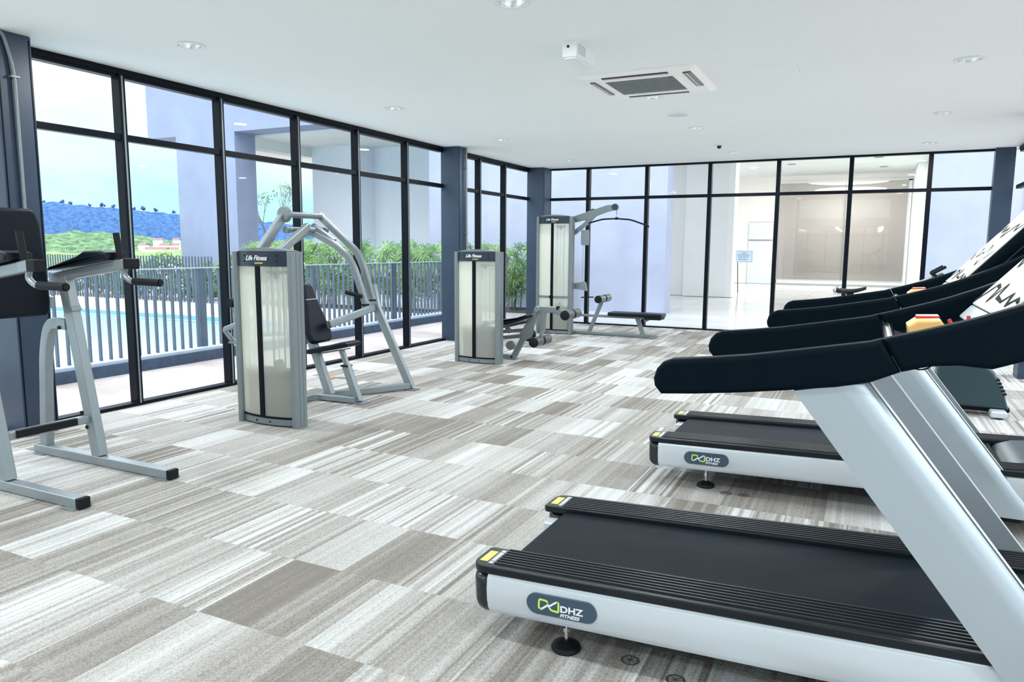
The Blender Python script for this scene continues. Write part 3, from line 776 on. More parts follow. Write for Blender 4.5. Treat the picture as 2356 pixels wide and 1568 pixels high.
# far leg, linking tube, back tube
MB().sweep([(-4.455, 5.93, 1.03), (-4.405, 5.93, .80), (-4.005, 5.93, .02)], rrect(.05, .085, .012), (0, 1, 0)).build('frame_leg', SL, t)
MB().sweep(fillet([(-4.44, 5.24, .69), (-4.45, 5.50, .725), (-4.42, 5.90, .80)], .1), rrect(.05, .07, .014), (1, 0, .2)).build('rear_tube', SL, t)
MB().sweep(fillet([(-4.85, 4.72, .77), (-5.10, 4.68, .68), (-5.17, 4.69, .66), (-5.13, 4.75, .55), (-4.98, 4.75, .53)], .03), rrect(.03, .045, .01), (0, 1, 0)).build('assist_tube', SL, t)
MB().box((-5.14, 4.70, .535), (-4.95, 4.84, .55), .003).build('foot_plate', S, t)
MB().lathe([(.0001, -.05), (.036, -.05), (.04, -.04), (.04, .04), (.036, .05), (.0001, .05)], (-5.05, 4.70, .905), 'y', 24).build('roller', M['rubber'], t)
MB().sweep([(-5.05, 4.70, .89), (-4.98, 4.70, .58)], rrect(.03, .04, .006), (0, 1, 0)).build('roller_post', S, t)
MB().sweep([(-5.0, 4.72, .62), (-4.55, 5.10, .62)], rrect(.04, .05, .006), (0, 0, 1)).build('assist_link', S, t)
# seat mast, seat post and base
MB().sweep([(-4.64, 5.19, .80), (-4.585, 5.19, .50), (-4.40, 5.19, .045)], rrect(.06, .085, .012), (0, 1, 0)).build('back_mast', SL, t)
MB().sweep([(-4.255, 5.19, .47), (-4.19, 5.19, .32)], rrect(.038, .045, .006), (0, 1, 0)).build('seat_stem', SL, t)
MB().sweep([(-4.205, 5.19, .335), (-4.075, 5.19, .012)], rrect(.058, .078, .012), (0, 1, 0)).build('seat_post', SL, t)
MB().box((-4.245, 5.15, .325), (-4.165, 5.23, .340), .004).build('post_collar', M['rubber'], t)
MB().tube([(-4.19, 5.16, .222), (-4.29, 5.12, .222)], .008, 8).build('adjustment_pin', M['chrome'], t)
MB().lathe([(.0001, -.022), (.013, -.02), (.017, 0), (.013, .02), (.0001, .022)], (-4.31, 5.115, .222), 'x', 14).build('adjustment_knob', M['orange'], t)
MB().box((-4.13, 5.12, 0), (-3.985, 5.26, .012), .004).build('post_foot', S, t)
MB().sweep(fillet([(-4.28, 4.36, .03), (-4.52, 4.92, .035), (-4.52, 5.12, .035), (-4.08, 5.14, .035)], .06), rrect(.05, .055, .008), (0, 0, 1)).build('base_beam', SL, t)
MB().sweep([(-4.46, 5.17, .04), (-4.02, 5.92, .04)], rrect(.06, .055, .008), (0, 0, 1)).build('base_beam', SL, t)
MB().box((-4.06, 5.88, 0), (-3.93, 5.98, .012), .003).build('leg_foot', S, t)
# pads
bpad = [(5.06, .545), (5.10, .525), (5.30, .525), (5.335, .55), (5.345, .62), (5.26, .95), (5.245, 1.05), (5.225, 1.075), (5.165, 1.08), (5.13, 1.06), (5.115, .95), (5.045, .62)]
q = MB().prism(bpad, 'x', -.035, .035, .02, 4)
tl = math.atan2(.165, .54)
q.xf(Matrix.Translation((-4.50, 0, .53)) @ Matrix.Rotation(-tl, 4, 'Y') @ Matrix.Translation((0, 0, -.53)))
bo = q.build('back_pad', M['vinyl'], t, ang=50)
q = MB().box((.034, 5.105, .925), (.0375, 5.26, .935), .001)
q.xf(Matrix.Translation((-4.50, 0, .53)) @ Matrix.Rotation(-tl, 4, 'Y') @ Matrix.Translation((0, 0, -.53)))
q.build('pad_trim', SL, bo)
seat = [(-4.59, .445), (-4.585, .465), (-4.53, .482), (-4.35, .515), (-4.18, .560), (-4.13, .562), (-4.105, .545), (-4.11, .525), (-4.18, .502), (-4.33, .470), (-4.54, .425), (-4.575, .425)]
MB().prism(seat, 'y', 5.08, 5.29, .018, 4).build('seat_pad', M['vinyl'], t, ang=50)
MB().sweep([(-4.50, 5.19, .425), (-4.20, 5.19, .485)], rrect(.12, .012, .003), (0, 1, 0)).build('seat_bracket', S, t)

# ---- leg machine with roller pads
t = thing('leg_curl_machine', 'low leg machine with grey roller pads behind the middle weight tower', 'exercise machine', (-3.95, 7.95, 0))
tower_parts(t, -4.548, -3.925, 7.69, 1.366)
cy = 8.2
pd = [(-4.30, .462), (-4.28, .485), (-4.10, .50), (-3.90, .535), (-3.74, .590), (-3.70, .585), (-3.695, .560), (-3.80, .515), (-3.92, .475), (-4.02, .452), (-4.10, .462), (-4.25, .44)]
MB().prism(pd, 'y', cy - .17, cy + .17, .018, 4).build('body_pad', M['vinyl'], t, ang=50)
MB().sweep([(-3.625, cy, .665), (-3.985, cy, .012)], rrect(.05, .075, .012), (0, 1, 0)).build('frame_leg', SL, t)
MB().box((-4.05, cy - .06, 0), (-3.93, cy + .06, .012), .003).build('leg_foot', S, t)
MB().sweep([(-4.30, cy, .035), (-3.98, cy, .035)], rrect(.05, .05, .008), (0, 1, 0)).sweep([(-4.28, 7.80, .035), (-4.28, cy, .035)], rrect(.05, .05, .008), (1, 0, 0)).build('base_beam', SL, t)
for dz in (0, -.075): MB().sweep([(-4.30, cy, .325 + dz), (-3.80, cy, .385 + dz)], rrect(.04, .045, .008), (0, 1, 0)).build('frame_rail', S, t)
MB().sweep([(-4.10, cy, .44), (-4.02, cy, .34)], rrect(.05, .05, .008), (0, 1, 0)).build('pad_post', SL, t)
MB().lathe([(.0001, -.03), (.052, -.03), (.058, -.02), (.058, .02), (.052, .03), (.0001, .03)], (-3.99, cy - .06, .185), 'y', 28).build('pulley_disc', S, t)
MB().lathe([(.0001, -.04), (.075, -.04), (.082, -.03), (.082, .03), (.075, .04), (.0001, .04)], (-3.77, cy + .02, .325), 'y', 28).build('cam_wheel', M['rubber'], t)
MB().prism([(-3.83, .24), (-3.70, .30), (-3.64, .60), (-3.61, .68), (-3.655, .69), (-3.69, .62), (-3.87, .34)], 'y', cy - .05, cy - .03, .003, 2).build('pivot_plate', S, t)
MB().lathe([(.0001, -.06), (.032, -.06), (.036, -.05), (.036, .05), (.0001, .05)], (-3.64, cy, .655), 'y', 20).build('pivot_hub', SL, t)
MB().sweep(fillet([(-3.62, cy, .655), (-3.42, cy, .655), (-3.28, cy, .60)], .08), rrect(.045, .08, .014), (0, 1, 0)).build('roller_arm', S, t)
MB().sweep([(-3.57, cy, .63), (-3.585, cy, .40)], rrect(.045, .085, .012), (0, 1, 0)).build('link_plate', S, t)
MB().sweep([(-3.585, cy, .41), (-3.60, cy, .27)], rrect(.035, .05, .008), (0, 1, 0)).build('lower_arm', SL, t)
def roller(x, y, z, hl, r, nm='roller_pad'):
    MBp = MB()
    MBp.lathe([(r * .8, -hl), (r, -hl + .012), (r, -.035), (r * .9, -.03)], (x, y, z), 'y', 26)
    MBp.lathe([(r * .9, .03), (r, .035), (r, hl - .012), (r * .8, hl)], (x, y, z), 'y', 26)
    o = MBp.build(nm, M['grey_pad'], t)
    MB().lathe([(.0001, -hl - .012), (r * .72, -hl - .010), (r * .98, -hl - .002), (r * .98, -hl + .006), (.0001, -hl + .006)], (x, y, z), 'y', 26).build('roller_cap', M['rubber'], o)
    MB().lathe([(.0001, hl - .006), (r * .9, hl - .006), (r * .72, hl + .010), (.0001, hl + .012)], (x, y, z), 'y', 26).lathe([(r * .8, -.035), (r * .85, 0), (r * .8, .035)], (x, y, z), 'y', 20).build('roller_collar', M['rubber'], o)
M['grey_pad'] = pbr('grey_vinyl', (.050, .056, .062), 0.30, spec=0.7)
roller(-3.20, cy, .610, .215, .060)
roller(-3.60, cy, .262, .225, .062)
MB().box((-3.39, cy - .03, .655), (-3.36, cy + .03, .70), .006).build('stop_block', M['rubber'], t)

# ---- lat pulldown / row machine
t = thing('cable_pulldown_machine', 'tallest weight tower with overhead pulley boom, curved bar and low black bench', 'exercise machine', (-3.9, 11.2, 0))
tower_parts(t, -4.935, -4.30, 11.0, 1.925, cross=.61)
cy = 11.2
boom = [(-4.36, 1.915), (-3.78, 2.088), (-3.61, 2.09), (-3.60, 2.02), (-3.777, 1.984), (-3.971, 1.918), (-4.10, 1.796), (-4.33, 1.615), (-4.33, 1.70), (-4.20, 1.79), (-4.11, 1.87), (-4.33, 1.82)]
MB().prism(boom, 'y', cy - .035, cy + .035, .006, 2).build('pulley_boom', S, t, ang=30)
MB().lathe([(.0001, -.045), (.045, -.045), (.052, -.03), (.052, .03), (.045, .045), (.0001, .045)], (-3.655, cy, 2.055), 'y', 26).build('boom_end', M['navy'], t)
MB().lathe([(.0001, -.02), (.05, -.02), (.05, .02), (.0001, .02)], (-4.02, cy, 1.985), 'y', 22).build('boom_pulley', M['rubber'], t)
MB().tube([(-3.632, cy, 2.01), (-3.63, cy, 1.955)], .004, 8).build('cable', M['rubber'], t)
b = MB()
for z in (1.945, 1.915): b.lathe([(.009, -.004), (.013, 0), (.009, .004)], (-3.63, cy, z), 'y', 14, cap=False)
b.build('snap_hook', M['chrome'], t)
MB().tube(fillet([(-4.192, cy, 1.782), (-3.863, cy, 1.868), (-3.63, cy, 1.875), (-3.40, cy, 1.855), (-3.154, cy, 1.770), (-3.099, cy, 1.742)], .05), .0125, 12).lathe([(.0001, -.02), (.02, -.02), (.02, .02), (.0001, .02)], (-3.63, cy, 1.877), 'x', 12).build('pull_bar', M['rubber'], t)
MB().prism([(-4.215, 1.70), (-4.10, 1.70), (-4.09, 1.68), (-4.09, 1.48), (-4.10, 1.455), (-4.205, 1.455), (-4.22, 1.48), (-4.22, 1.68)], 'y', cy - .02, cy + .02, .006, 2).build('floating_pulley_block', SL, t)
b = MB()
for x in (-4.195, -4.175): b.tube([(x, cy, .84), (x, cy, 1.46)], .0025, 6)
b.tube([(-4.155, cy, 1.70), (-4.12, cy, 1.84)], .0025, 6)
b.build('steel_cable', S, t)
MB().prism([(-4.36, .83), (-4.16, .865), (-4.12, .845), (-4.10, .71), (-4.20, .73), (-4.36, .745)], 'y', cy - .02, cy + .02, .004, 2).build('low_bracket', SL, t)
MB().tube([(-4.10, cy, .72), (-4.085, cy, .62)], .006, 8).tube([(-4.20, cy - .01, .605), (-3.99, cy + .01, .617)], .010, 10).build('row_handle', M['rubber'], t)
MB().sweep([(-4.36, cy, .028), (-2.945, cy, .028)], rrect(.06, .045, .008), (0, 1, 0)).build('base_beam', S, t)
MB().box((-3.0, cy - .14, 0), (-2.93, cy + .14, .03), .004).build('base_foot', S, t)
MB().sweep([(-4.33, cy, .315), (-2.95, cy, .315)], rrect(.05, .04, .008), (0, 1, 0)).build('seat_rail', S, t)
MB().sweep([(-3.845, cy, .55), (-4.055, cy, .04)], rrect(.045, .06, .010), (0, 1, 0)).build('front_support', S, t)
MB().sweep([(-3.245, cy, .31), (-3.14, cy, .035)], rrect(.045, .07, .010), (0, 1, 0)).build('rear_support', S, t)
MB().prism([(-3.14, .31), (-3.0, .31), (-3.13, .24)], 'y', cy - .02, cy + .02, .003, 2).build('gusset', S, t)
MB().box((-3.70, cy - .15, .335), (-2.82, cy + .15, .395), .022, 4).build('bench_pad', M['vinyl'], t, ang=50)
MB().box((-3.10, cy - .14, .30), (-2.84, cy + .14, .336), .008, 2).build('pad_board', M['rubber'], t)
roller(-3.82, cy, .60, .26, .062)

# ------------------------------------------------------------------ captain's chair (knee raise station)
t = thing('knee_raise_station', 'silver knee raise and dip stand with black back pad, armrests and handles', 'exercise machine', (-4.4, 2.64, 0))
YF, YN_ = 2.92, 2.36
for y in (YF, YN_):
    s = 1 if y == YF else -1
    MB().bar((-5.02, y, .032), (-3.72, y, .032), .065, .058, (0, 1, 0), .006).build('base_beam', SL, t)
    MB().box((-3.722, y - .033, .004), (-3.690, y + .033, .062), .004).build('beam_end_cap', M['rubber'], t)
    b = MB()
    for x in (-3.76, -4.95): b.box((x - .05, y - .055, 0), (x + .05, y + .055, .006), .002)
    b.build('floor_bracket', S, t)
    MB().sweep([(-4.375, y, .06), (-4.60, y, 1.20)], rrect(.06, .088, .008), (0, 1, 0)).build('main_post', SL, t)
    MB().sweep(fillet([(-4.925, y, .055), (-4.86, y, .70), (-4.79, y, .90), (-4.60, y, .90)], .17, 8), rrect(.055, .075, .008), (0, 1, 0)).build('rear_brace', SL, t)
    MB().sweep([(-4.70, y, 1.195), (-3.985, y, 1.295)], rrect(.055, .062, .008), (0, 1, 0)).build('arm_beam', SL, t)
    MB().box((-4.0, y - .03, 1.262), (-3.925, y + .03, 1.325), .006).build('arm_end_cap', M['rubber'], t)
    ap = [(-4.68, 1.245), (-4.66, 1.262), (-4.52, 1.30), (-4.38, 1.335), (-4.30, 1.368), (-4.16, 1.372), (-4.10, 1.360), (-4.095, 1.325), (-4.12, 1.315), (-4.40, 1.275)]
    MB().prism(ap, 'y', y - .075, y + .075, .016, 4).build('arm_pad', M['vinyl'], t, ang=50)
    g = MB().tube([(-4.055, y, 1.31), (-4.085, y, 1.475)], .019, 16).build('upright_grip', M['rubber'], t)
    MB().tube(fillet([(-4.02, y, 1.27), (-4.035, y, 1.225), (-3.985, y, 1.19), (-3.92, y, 1.188)], .05, 6), .017, 14).build('dip_bar', SL, t)
    MB().tube([(-3.945, y, 1.189), (-3.72, y, 1.186)], .0225, 16).lathe([(.0001, 0), (.016, 0), (.016, .006), (.0001, .006)], (-3.719, y, 1.186), 'x', 14).build('dip_grip', M['rubber'], t)
    MB().prism([(-4.66, 1.18), (-4.62, 1.18), (-4.50, .99), (-4.56, .98)], 'y', y - .034, y + .034, .004, 2).build('gusset', S, t)
    b = MB()
    for x, z in ((-4.485, .335), (-4.44, .245), (-4.655, .875), (-4.69, 1.13)): b.lathe([(.0001, -.036), (.012, -.036), (.012, .036), (.0001, .036)], (x, y, z), 'y', 12)
    b.build('bolts', M['rubber'], t)
MB().bar((-4.77, YN_, 1.035), (-4.77, YF, 1.035), .07, .075, (1, 0, 0), .008).build('cross_beam', SL, t)
MB().sweep([(-4.80, 2.64, 1.035), (-4.752, 2.64, 1.035)], rrect(.06, .06, .006), (0, 1, 0)).build('pad_mount', SL, t)
MB().bar((-4.43, YN_ + .02, .30), (-4.43, YF - .02, .30), .05, .05, (1, 0, 0), .008).build('step_bar', SL, t)
MB().bar((-4.405, YN_ + .08, .305), (-4.405, YF - .12, .305), .03, .044, (1, 0, 0), .004).build('step_grip', M['rubber'], t)
pp = [(2.44, 1.60), (2.47, 1.625), (2.79, 1.625), (2.825, 1.60), (2.845, 1.53), (2.875, 1.05), (2.87, .98), (2.84, .955), (2.45, .955), (2.415, .98), (2.41, 1.05), (2.425, 1.53)]
MB().prism(pp, 'x', -4.76, -4.685, .026, 5).build('back_pad', M['vinyl'], t, ang=50)

# ------------------------------------------------------------------ exercise bike behind the treadmills
t = thing('exercise_bike', 'dark upright exercise bike behind the treadmills, only saddle, handlebar and shroud showing', 'exercise bike', (.6, 7.35, 0))
yb = 7.35
sh = [(.60, .07), (.60, .40), (.68, .47), (.93, .46), (1.02, .38), (1.10, .22), (1.14, .07)]
MB().prism(sh, 'y', yb - .13, yb + .13, .03, 4).build('shroud', M['shroud'], t, ang=40)
b = MB()
for k in range(5): b.prism([(1.035 + k * .014, .325 - k * .03), (1.062 + k * .014, .325 - k * .03), (1.06 + k * .014, .315 - k * .03), (1.038 + k * .014, .312 - k * .03)], 'y', yb - .135, yb + .02)
b.build('vent_fins', M['frame'], t)
MB().box((.50, yb - .06, .03), (1.16, yb + .06, .075), .01).build('base_beam', M['rubber'], t)
MB().box((1.0, yb - .24, .012), (1.12, yb - .11, .07), .016, 3).box((1.0, yb + .11, .012), (1.12, yb + .24, .07), .016, 3).build('front_foot', M['silver_l'], t)
MB().box((.02, yb - .24, 0), (.10, yb + .24, .05), .012).build('rear_foot', M['rubber'], t)
for y in (yb - .2, yb + .2): MB().lathe([(.0001, 0), (.022, 0), (.022, .014), (.0001, .014)], (1.07, y, 0), n=14).build('floor_glide', M['rubber'], t)
MB().sweep([(.05, yb, .04), (.62, yb, .10)], rrect(.06, .06, .01), (0, 1, 0)).build('rear_beam', M['rubber'], t)
MB().sweep([(-.14, yb, 1.02), (.06, yb, .55), (.40, yb, .08)], rrect(.04, .06, .012), (0, 1, 0)).build('seat_post', M['rubber'], t)
b = MB(); sec = []
for k in range(13):
    a = k / 12; x = -.250 + a * .25; w = .095 * (1 - a) ** .7 + .022 if a > .1 else .085 + a * .3
    sec.append((x, w, 1.035 + .025 * a - .02 * math.sin(a * 3.1), .045 - .02 * a))
rr = []
for x, w, z, hgt in sec: rr.append([b.bm.verts.new((x, yb + w * math.cos(R(q)), z + hgt * .6 * math.sin(R(q)))) for q in range(0, 360, 24)])
for r0, r1 in zip(rr, rr[1:]):
    for i in range(len(r0)): b.bm.faces.new((r0[i], r0[(i + 1) % len(r0)], r1[(i + 1) % len(r0)], r1[i]))
b.bm.faces.new(rr[0]); b.bm.faces.new(rr[-1])
sd = b.build('saddle', M['rubber'], t, ang=60)
MB().lathe([(.0001, -.04), (.03, -.03), (.042, 0), (.03, .03), (.0001, .04)], (-.235, yb - .02, 1.03), 'y', 18).build('saddle_rear_trim', M['chrome'], sd)
MB().sweep([(.72, yb, .45), (.60, yb, .95), (.52, yb, 1.08)], rrect(.06, .09, .015), (0, 1, 0)).build('handlebar_post', M['rubber'], t)
MB().prism([(.33, 1.095), (.38, 1.085), (.50, 1.12), (.60, 1.19), (.585, 1.21), (.44, 1.14)], 'y', yb - .12, yb + .12, .012, 3).build('console', M['shroud'], t)
MB().tube(fillet([(.53, yb - .11, 1.185), (.505, yb - .14, 1.205), (.60, yb - .14, 1.265)], .02), .013, 10).tube(fillet([(.53, yb + .11, 1.185), (.505, yb + .14, 1.205), (.60, yb + .14, 1.265)], .02), .013, 10).build('handlebar', M['rubber'], t)

# ------------------------------------------------------------------ outside: ground, pool, kerb, fences
struct(MB().box((-7.33, YN - 4, -.14), (XL - .11, 15.6, -.012)).build('terrace_paving', M['deck']))
struct(MB().box((-24, 10.42, -.14), (-7.46, 18.4, -.012)).box((-24, -8, -.14), (-7.46, -3, -.012)).build('pool_deck', M['deck']))
struct(MB().box((-7.46, YN - 4, -.14), (-7.33, 12.9, .115), .006).build('kerb', M['curb']))
struct(MB().box((-7.62, YN - 4, .04), (-7.345, 12.9, .15), .006).build('kerb_coping', M['curbtop']))
struct(MB().box((-24, -3, -.30), (-7.62, 10.42, -.09)).build('pool_water', M['water']))
b = MB().box((-24, 10.36, -.3), (-7.62, 10.42, -.008)).box((-24, 10.0, -.3), (-7.62, 10.1, -.075)); struct(b.build('pool_edge', M['pooltile']))
struct(MB().box((-60, -60, -.9), (60, 120, -.35)).build('ground', M['deck']))
struct(MB().box((XR + .11, -6, -.14), (14, 15.5, -.012)).build('side_paving', M['deck']))

def fence(name, label, axis, fixed, a, b, z0, z1, step, w, d, rails, group=None, posts=()):
    mid = (fixed, (a + b) / 2, z0) if axis == 'y' else ((a + b) / 2, fixed, z0)
    t = thing(name, label, 'fence', mid, group)
    n = int((b - a) / step); me = None
    for k in range(n + 1):
        p = a + k * step
        if me is None:
            q = MB()
            if axis == 'y': q.box((fixed - d / 2, p - w / 2, z0), (fixed + d / 2, p + w / 2, z1))
            else: q.box((p - w / 2, fixed - d / 2, z0), (p + w / 2, fixed + d / 2, z1))
            me = q.build('picket', M['fence'], t, smooth=False)
        else:
            c = me.copy(); C.objects.link(c); c.parent = t
            c.location = (0, k * step, 0) if axis == 'y' else (k * step, 0, 0)
    for z, hgt, dd in rails:
        if axis == 'y': MB().box((fixed - dd / 2, a - .03, z - hgt), (fixed + dd / 2, b + .03, z)).build('rail', M['curbtop'] if z > .5 else M['fence'], t)
        else: MB().box((a - .03, fixed - dd / 2, z - hgt), (b + .03, fixed + dd / 2, z)).build('rail', M['fence'], t)
    for p in posts:
        if axis == 'y': MB().box((fixed - .03, p - .03, z0), (fixed + .03, p + .03, z1)).build('post', M['fence'], t)
    return t
fence('railing', 'near blue grey railing standing on the kerb along the pool terrace', 'y', -7.48, 2.6, 12.75, .148, 1.125, .118, .017, .040, [(1.14, .014, .05)], posts=(4.4, 6.45, 8.5, 10.55, 12.6))
fence('picket_fence', 'far dark picket fence on the other side of the pool', 'x', 12.9, -22.4, -14.5, 0, 1.15, .112, .030, .03, [(.10, .03, .02)])

# ------------------------------------------------------------------ outside: white building across the terrace
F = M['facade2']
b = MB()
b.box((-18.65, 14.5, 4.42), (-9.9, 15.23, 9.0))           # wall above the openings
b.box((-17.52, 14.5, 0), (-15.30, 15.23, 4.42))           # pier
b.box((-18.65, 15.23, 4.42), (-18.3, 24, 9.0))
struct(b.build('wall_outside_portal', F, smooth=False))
b = MB().box((-18.65, 15.23, 4.36), (-9.9, 24, 4.6)).box((-15.7, 15.23, 4.08), (-15.30, 17.5, 4.36))
struct(b.build('portal_soffit', M['soffit'], smooth=False))
b = MB().box((-15.30, 17.5, 0), (-13.55, 17.7, 4.36)).box((-13.75, 17.7, 0), (-13.56, 18.25, 4.36)).box((-13.9, 18.25, 0), (-5.4, 18.5, 4.36))
struct(b.build('wall_outside_left', M['wallo'], smooth=False))
b = MB().box((-9.9, 15.56, -.1), (-3.93, 16.1, 9)); struct(b.build('wall_outside_centre', M['facade'], smooth=False))
b = MB().box((.96, 15.56, -.1), (6.5, 16.1, 9)); struct(b.build('wall_outside_right', M['facade'], smooth=False))
# corridor beyond the back glazing
struct(MB().box((-14, 15.58 - .0, -.14), (9, 36, -.010)).box((-7.6, YB + .11, -.14), (9, 15.58, -.010)).build('corridor_floor', M['tile']))
struct(MB().box((-9, 16.1, 4.36), (9, 36, 4.6)).box((-3.93, 15.56, 4.36), (.96, 16.1, 9)).build('corridor_ceiling', M['soffit']))
b = MB().box((-9, 22.3, 0), (-4.85, 22.6, 4.36)).box((-5.0, 22.0, 0), (-3.75, 22.6, 4.36)); struct(b.build('wall_corridor_left', M['wallw'], smooth=False))
struct(MB().box((-3.75, 22.0, 0), (-3.58, 22.62, 4.36)).build('trim_1', M['white']))
b = MB().box((-6.5, 31.9, 0), (1.35, 32.2, 4.36)); struct(b.build('wall_corridor_end', M['beige'], smooth=False))
b = MB().box((1.35, 28.5, 0), (1.7, 32.2, 4.36)).box((1.6, 22, 0), (1.9, 28.5, 4.36)); struct(b.build('wall_corridor_right', M['wallw'], smooth=False))
b = MB().box((-4.55, 31.86, 2.55), (-3.45, 31.9, 2.62)).box((-3.55, 31.84, .0), (-3.38, 31.9, 4.05)).box((1.2, 31.84, 0), (1.33, 31.9, 4.1)).box((-3.4, 31.84, .05), (1.2, 31.9, .22)).box((-3.4, 31.84, 4.05), (1.33, 31.9, 4.14))
struct(b.build('trim_2', M['white']))
r = sroot('window_6', (-1.1, 31.8, 0))
MB().box((-3.36, 31.78, .22), (1.2, 31.79, 4.05)).build('glass', glass('shopfront_glass', (.97, .96, .95), 1.4), r)
bm_ = MB()
for x in (-.95,): bm_.box((x - .012, 31.76, .22), (x + .012, 31.80, 4.05))
bm_.build('joint', M['silver'], r)
r = sroot('door_1', (-4.15, 31.85, 0))
MB().box((-4.55, 31.84, 0), (-3.60, 31.88, 2.5)).build('door_leaf', M['wallo'], r)
MB().box((-4.55, 31.80, 1.78), (-3.60, 31.84, 1.81)).build('door_rail', M['silver'], r)
for x, y, w in ((-3.0, 24.5, 'left'), (-2.6, 27.5, 'second from the left'), (-.1, 23.5, 'third from the left'), (0.1, 26.5, 'fourth from the left'), (.3, 29.5, 'rightmost and smallest')):
    tt = thing('corridor_downlight', 'faint round downlight in the corridor soffit seen through the back glass, ' + w, 'downlight', (x, y, 4.36), 'corridor downlights')
    MB().lathe([(.10, -.0005), (.14, -.012), (.15, -.0005)], (x, y, 4.36), n=24, cap=False).build('ring', M['silver'], tt)
    MB().lathe([(.0001, -.004), (.11, -.004)], (x, y, 4.36), n=24, cap=False).build('lens', M['grille'], tt)
# notice on a stand
t = thing('notice_stand', 'pale blue notice board on a thin dark stand in the corridor behind glass', 'sign', (-3.46, 24.6, 0))
MB().box((-3.80, 24.58, 1.02), (-3.22, 24.60, 1.40), .004).build('board', M['paper'], t)
MB().box((-3.77, 24.574, 1.04), (-3.25, 24.58, 1.045)).box((-3.77, 24.574, 1.375), (-3.25, 24.58, 1.38)).box((-3.77, 24.574, 1.04), (-3.765, 24.58, 1.38)).box((-3.255, 24.574, 1.04), (-3.25, 24.58, 1.38)).build('border', M['ink'], t)
b = MB()
for z, xs in ((1.315, ((-3.58, -3.54), (-3.53, -3.47), (-3.46, -3.42))), (1.255, ((-3.70, -3.60), (-3.58, -3.45), (-3.43, -3.33))), (1.19, ((-3.68, -3.55), (-3.53, -3.46), (-3.44, -3.35))), (1.115, ((-3.66, -3.57), (-3.55, -3.40)))):
    for a, c in xs: b.box((a, 24.573, z - .012), (c, 24.58, z + .012))
b.build('printed_lines', M['ink'], t)
MB().tube([(-3.70, 24.62, 1.02), (-3.66, 24.66, .01)], .012, 8).box((-3.84, 24.5, -.008), (-3.52, 24.8, .012)).build('stand', M['frame'], t)
t.location.x -= .13; t.location.z -= .03

# ------------------------------------------------------------------ planting
def palm_mesh(seed, h, nf=34, spread=.55):
    rnd = random.Random(seed); b = MB()
    for k in range(nf):
        a = rnd.uniform(0, 2 * math.pi); zz = h * rnd.uniform(.22, 1.0); rr_ = rnd.uniform(.0, spread) * (0.5 + .5 * zz / h)
        c = Vector((rr_ * math.cos(a), rr_ * math.sin(a), zz))
        out = Vector((math.cos(a), math.sin(a), rnd.uniform(-.1, 1.1))).normalized()
        side = out.orthogonal().normalized(); up = out.cross(side)
        nl = 10
        for j in range(nl):
            th = R(-115 + 230 * j / (nl - 1)); L_ = rnd.uniform(.22, .36)
            tw = rnd.uniform(0, 6.28); s2 = (side * math.cos(a * 3) + up * math.sin(a * 3)); u2 = out.cross(s2)
            d = (out * math.cos(th) + s2 * math.sin(th) + u2 * rnd.uniform(-.15, .15)).normalized()
            w_ = d.cross(u2).normalized() * .014
            p1 = c + d * L_ * .5 + Vector((0, 0, .015)); p2 = c + d * L_ - Vector((0, 0, L_ * rnd.uniform(.15, .4)))
            b.add([c - w_ * .4, c + w_ * .4, p1 + w_, p2, p1 - w_], [(0, 1, 2, 4), (4, 2, 3)])
    return b
def stems_mesh(seed, h):
    rnd = random.Random(seed + 99); b = MB()
    for k in range(9):
        a = rnd.uniform(0, 6.28); r_ = rnd.uniform(.03, .25)
        b.tube([(r_ * math.cos(a), r_ * math.sin(a), 0), (r_ * 1.3 * math.cos(a), r_ * 1.3 * math.sin(a), h * rnd.uniform(.5, .85))], .012, 6)
    return b
protos = []
def palm(x, y, z, i, label, h=1.45):
    v = i % 3
    while len(protos) <= v:
        k = len(protos)
        a_ = palm_mesh(k * 7 + 1, h, 62, .42); s_ = stems_mesh(k, h)
        e = bpy.data.objects.new('lady_palm', None)
        C.objects.link(e)
        o1 = a_.build('leaves', M['palm'], None, smooth=False); o1.parent = e
        o2 = s_.build('stems', M['bark'], None); o2.parent = e
        protos.append(e); e['fresh'] = 1
    pr = protos[v]
    if pr.get('fresh'):
        del pr['fresh']; e = pr
    else: e = copy_tree(pr)
    e.location = (x, y, z); e.rotation_euler = (0, 0, i * 1.7)
    tag(e, label, 'palm', 'leafy palms along the white wall')
    return e
words = ['leftmost, just above the near weight tower', 'second from the left', 'third from the left', 'fourth from the left', 'fifth from the left, behind the press machine arms', 'sixth from the left', 'seventh from the left', 'eighth from the left', 'ninth from the left, left of the second column', 'tallest and brightest, touching the second column']
for i in range(10):
    palm(-13.6 + i * .56, 13.55 + .12 * (i % 2), -.01, i, 'fan leaved palm behind the railing, ' + words[i])
for i, (x, y, w) in enumerate(((-7.15, 14.6, 'seen between the second weight tower and the corner column'), (-7.75, 14.7, 'seen above the second weight tower'), (-6.45, 14.75, 'nearest the corner column'), (-8.35, 14.75, 'mostly hidden by the second column'))):
    palm(x, y, -.01, i + 11, 'dense palm at the white wall, ' + w)
struct(MB().box((-14.2, 13.2, -.02), (-8.1, 14.1, .0)).box((-8.8, 14.3, -.02), (-5.9, 15.3, .03)).build('planting_bed', M['gravel']))

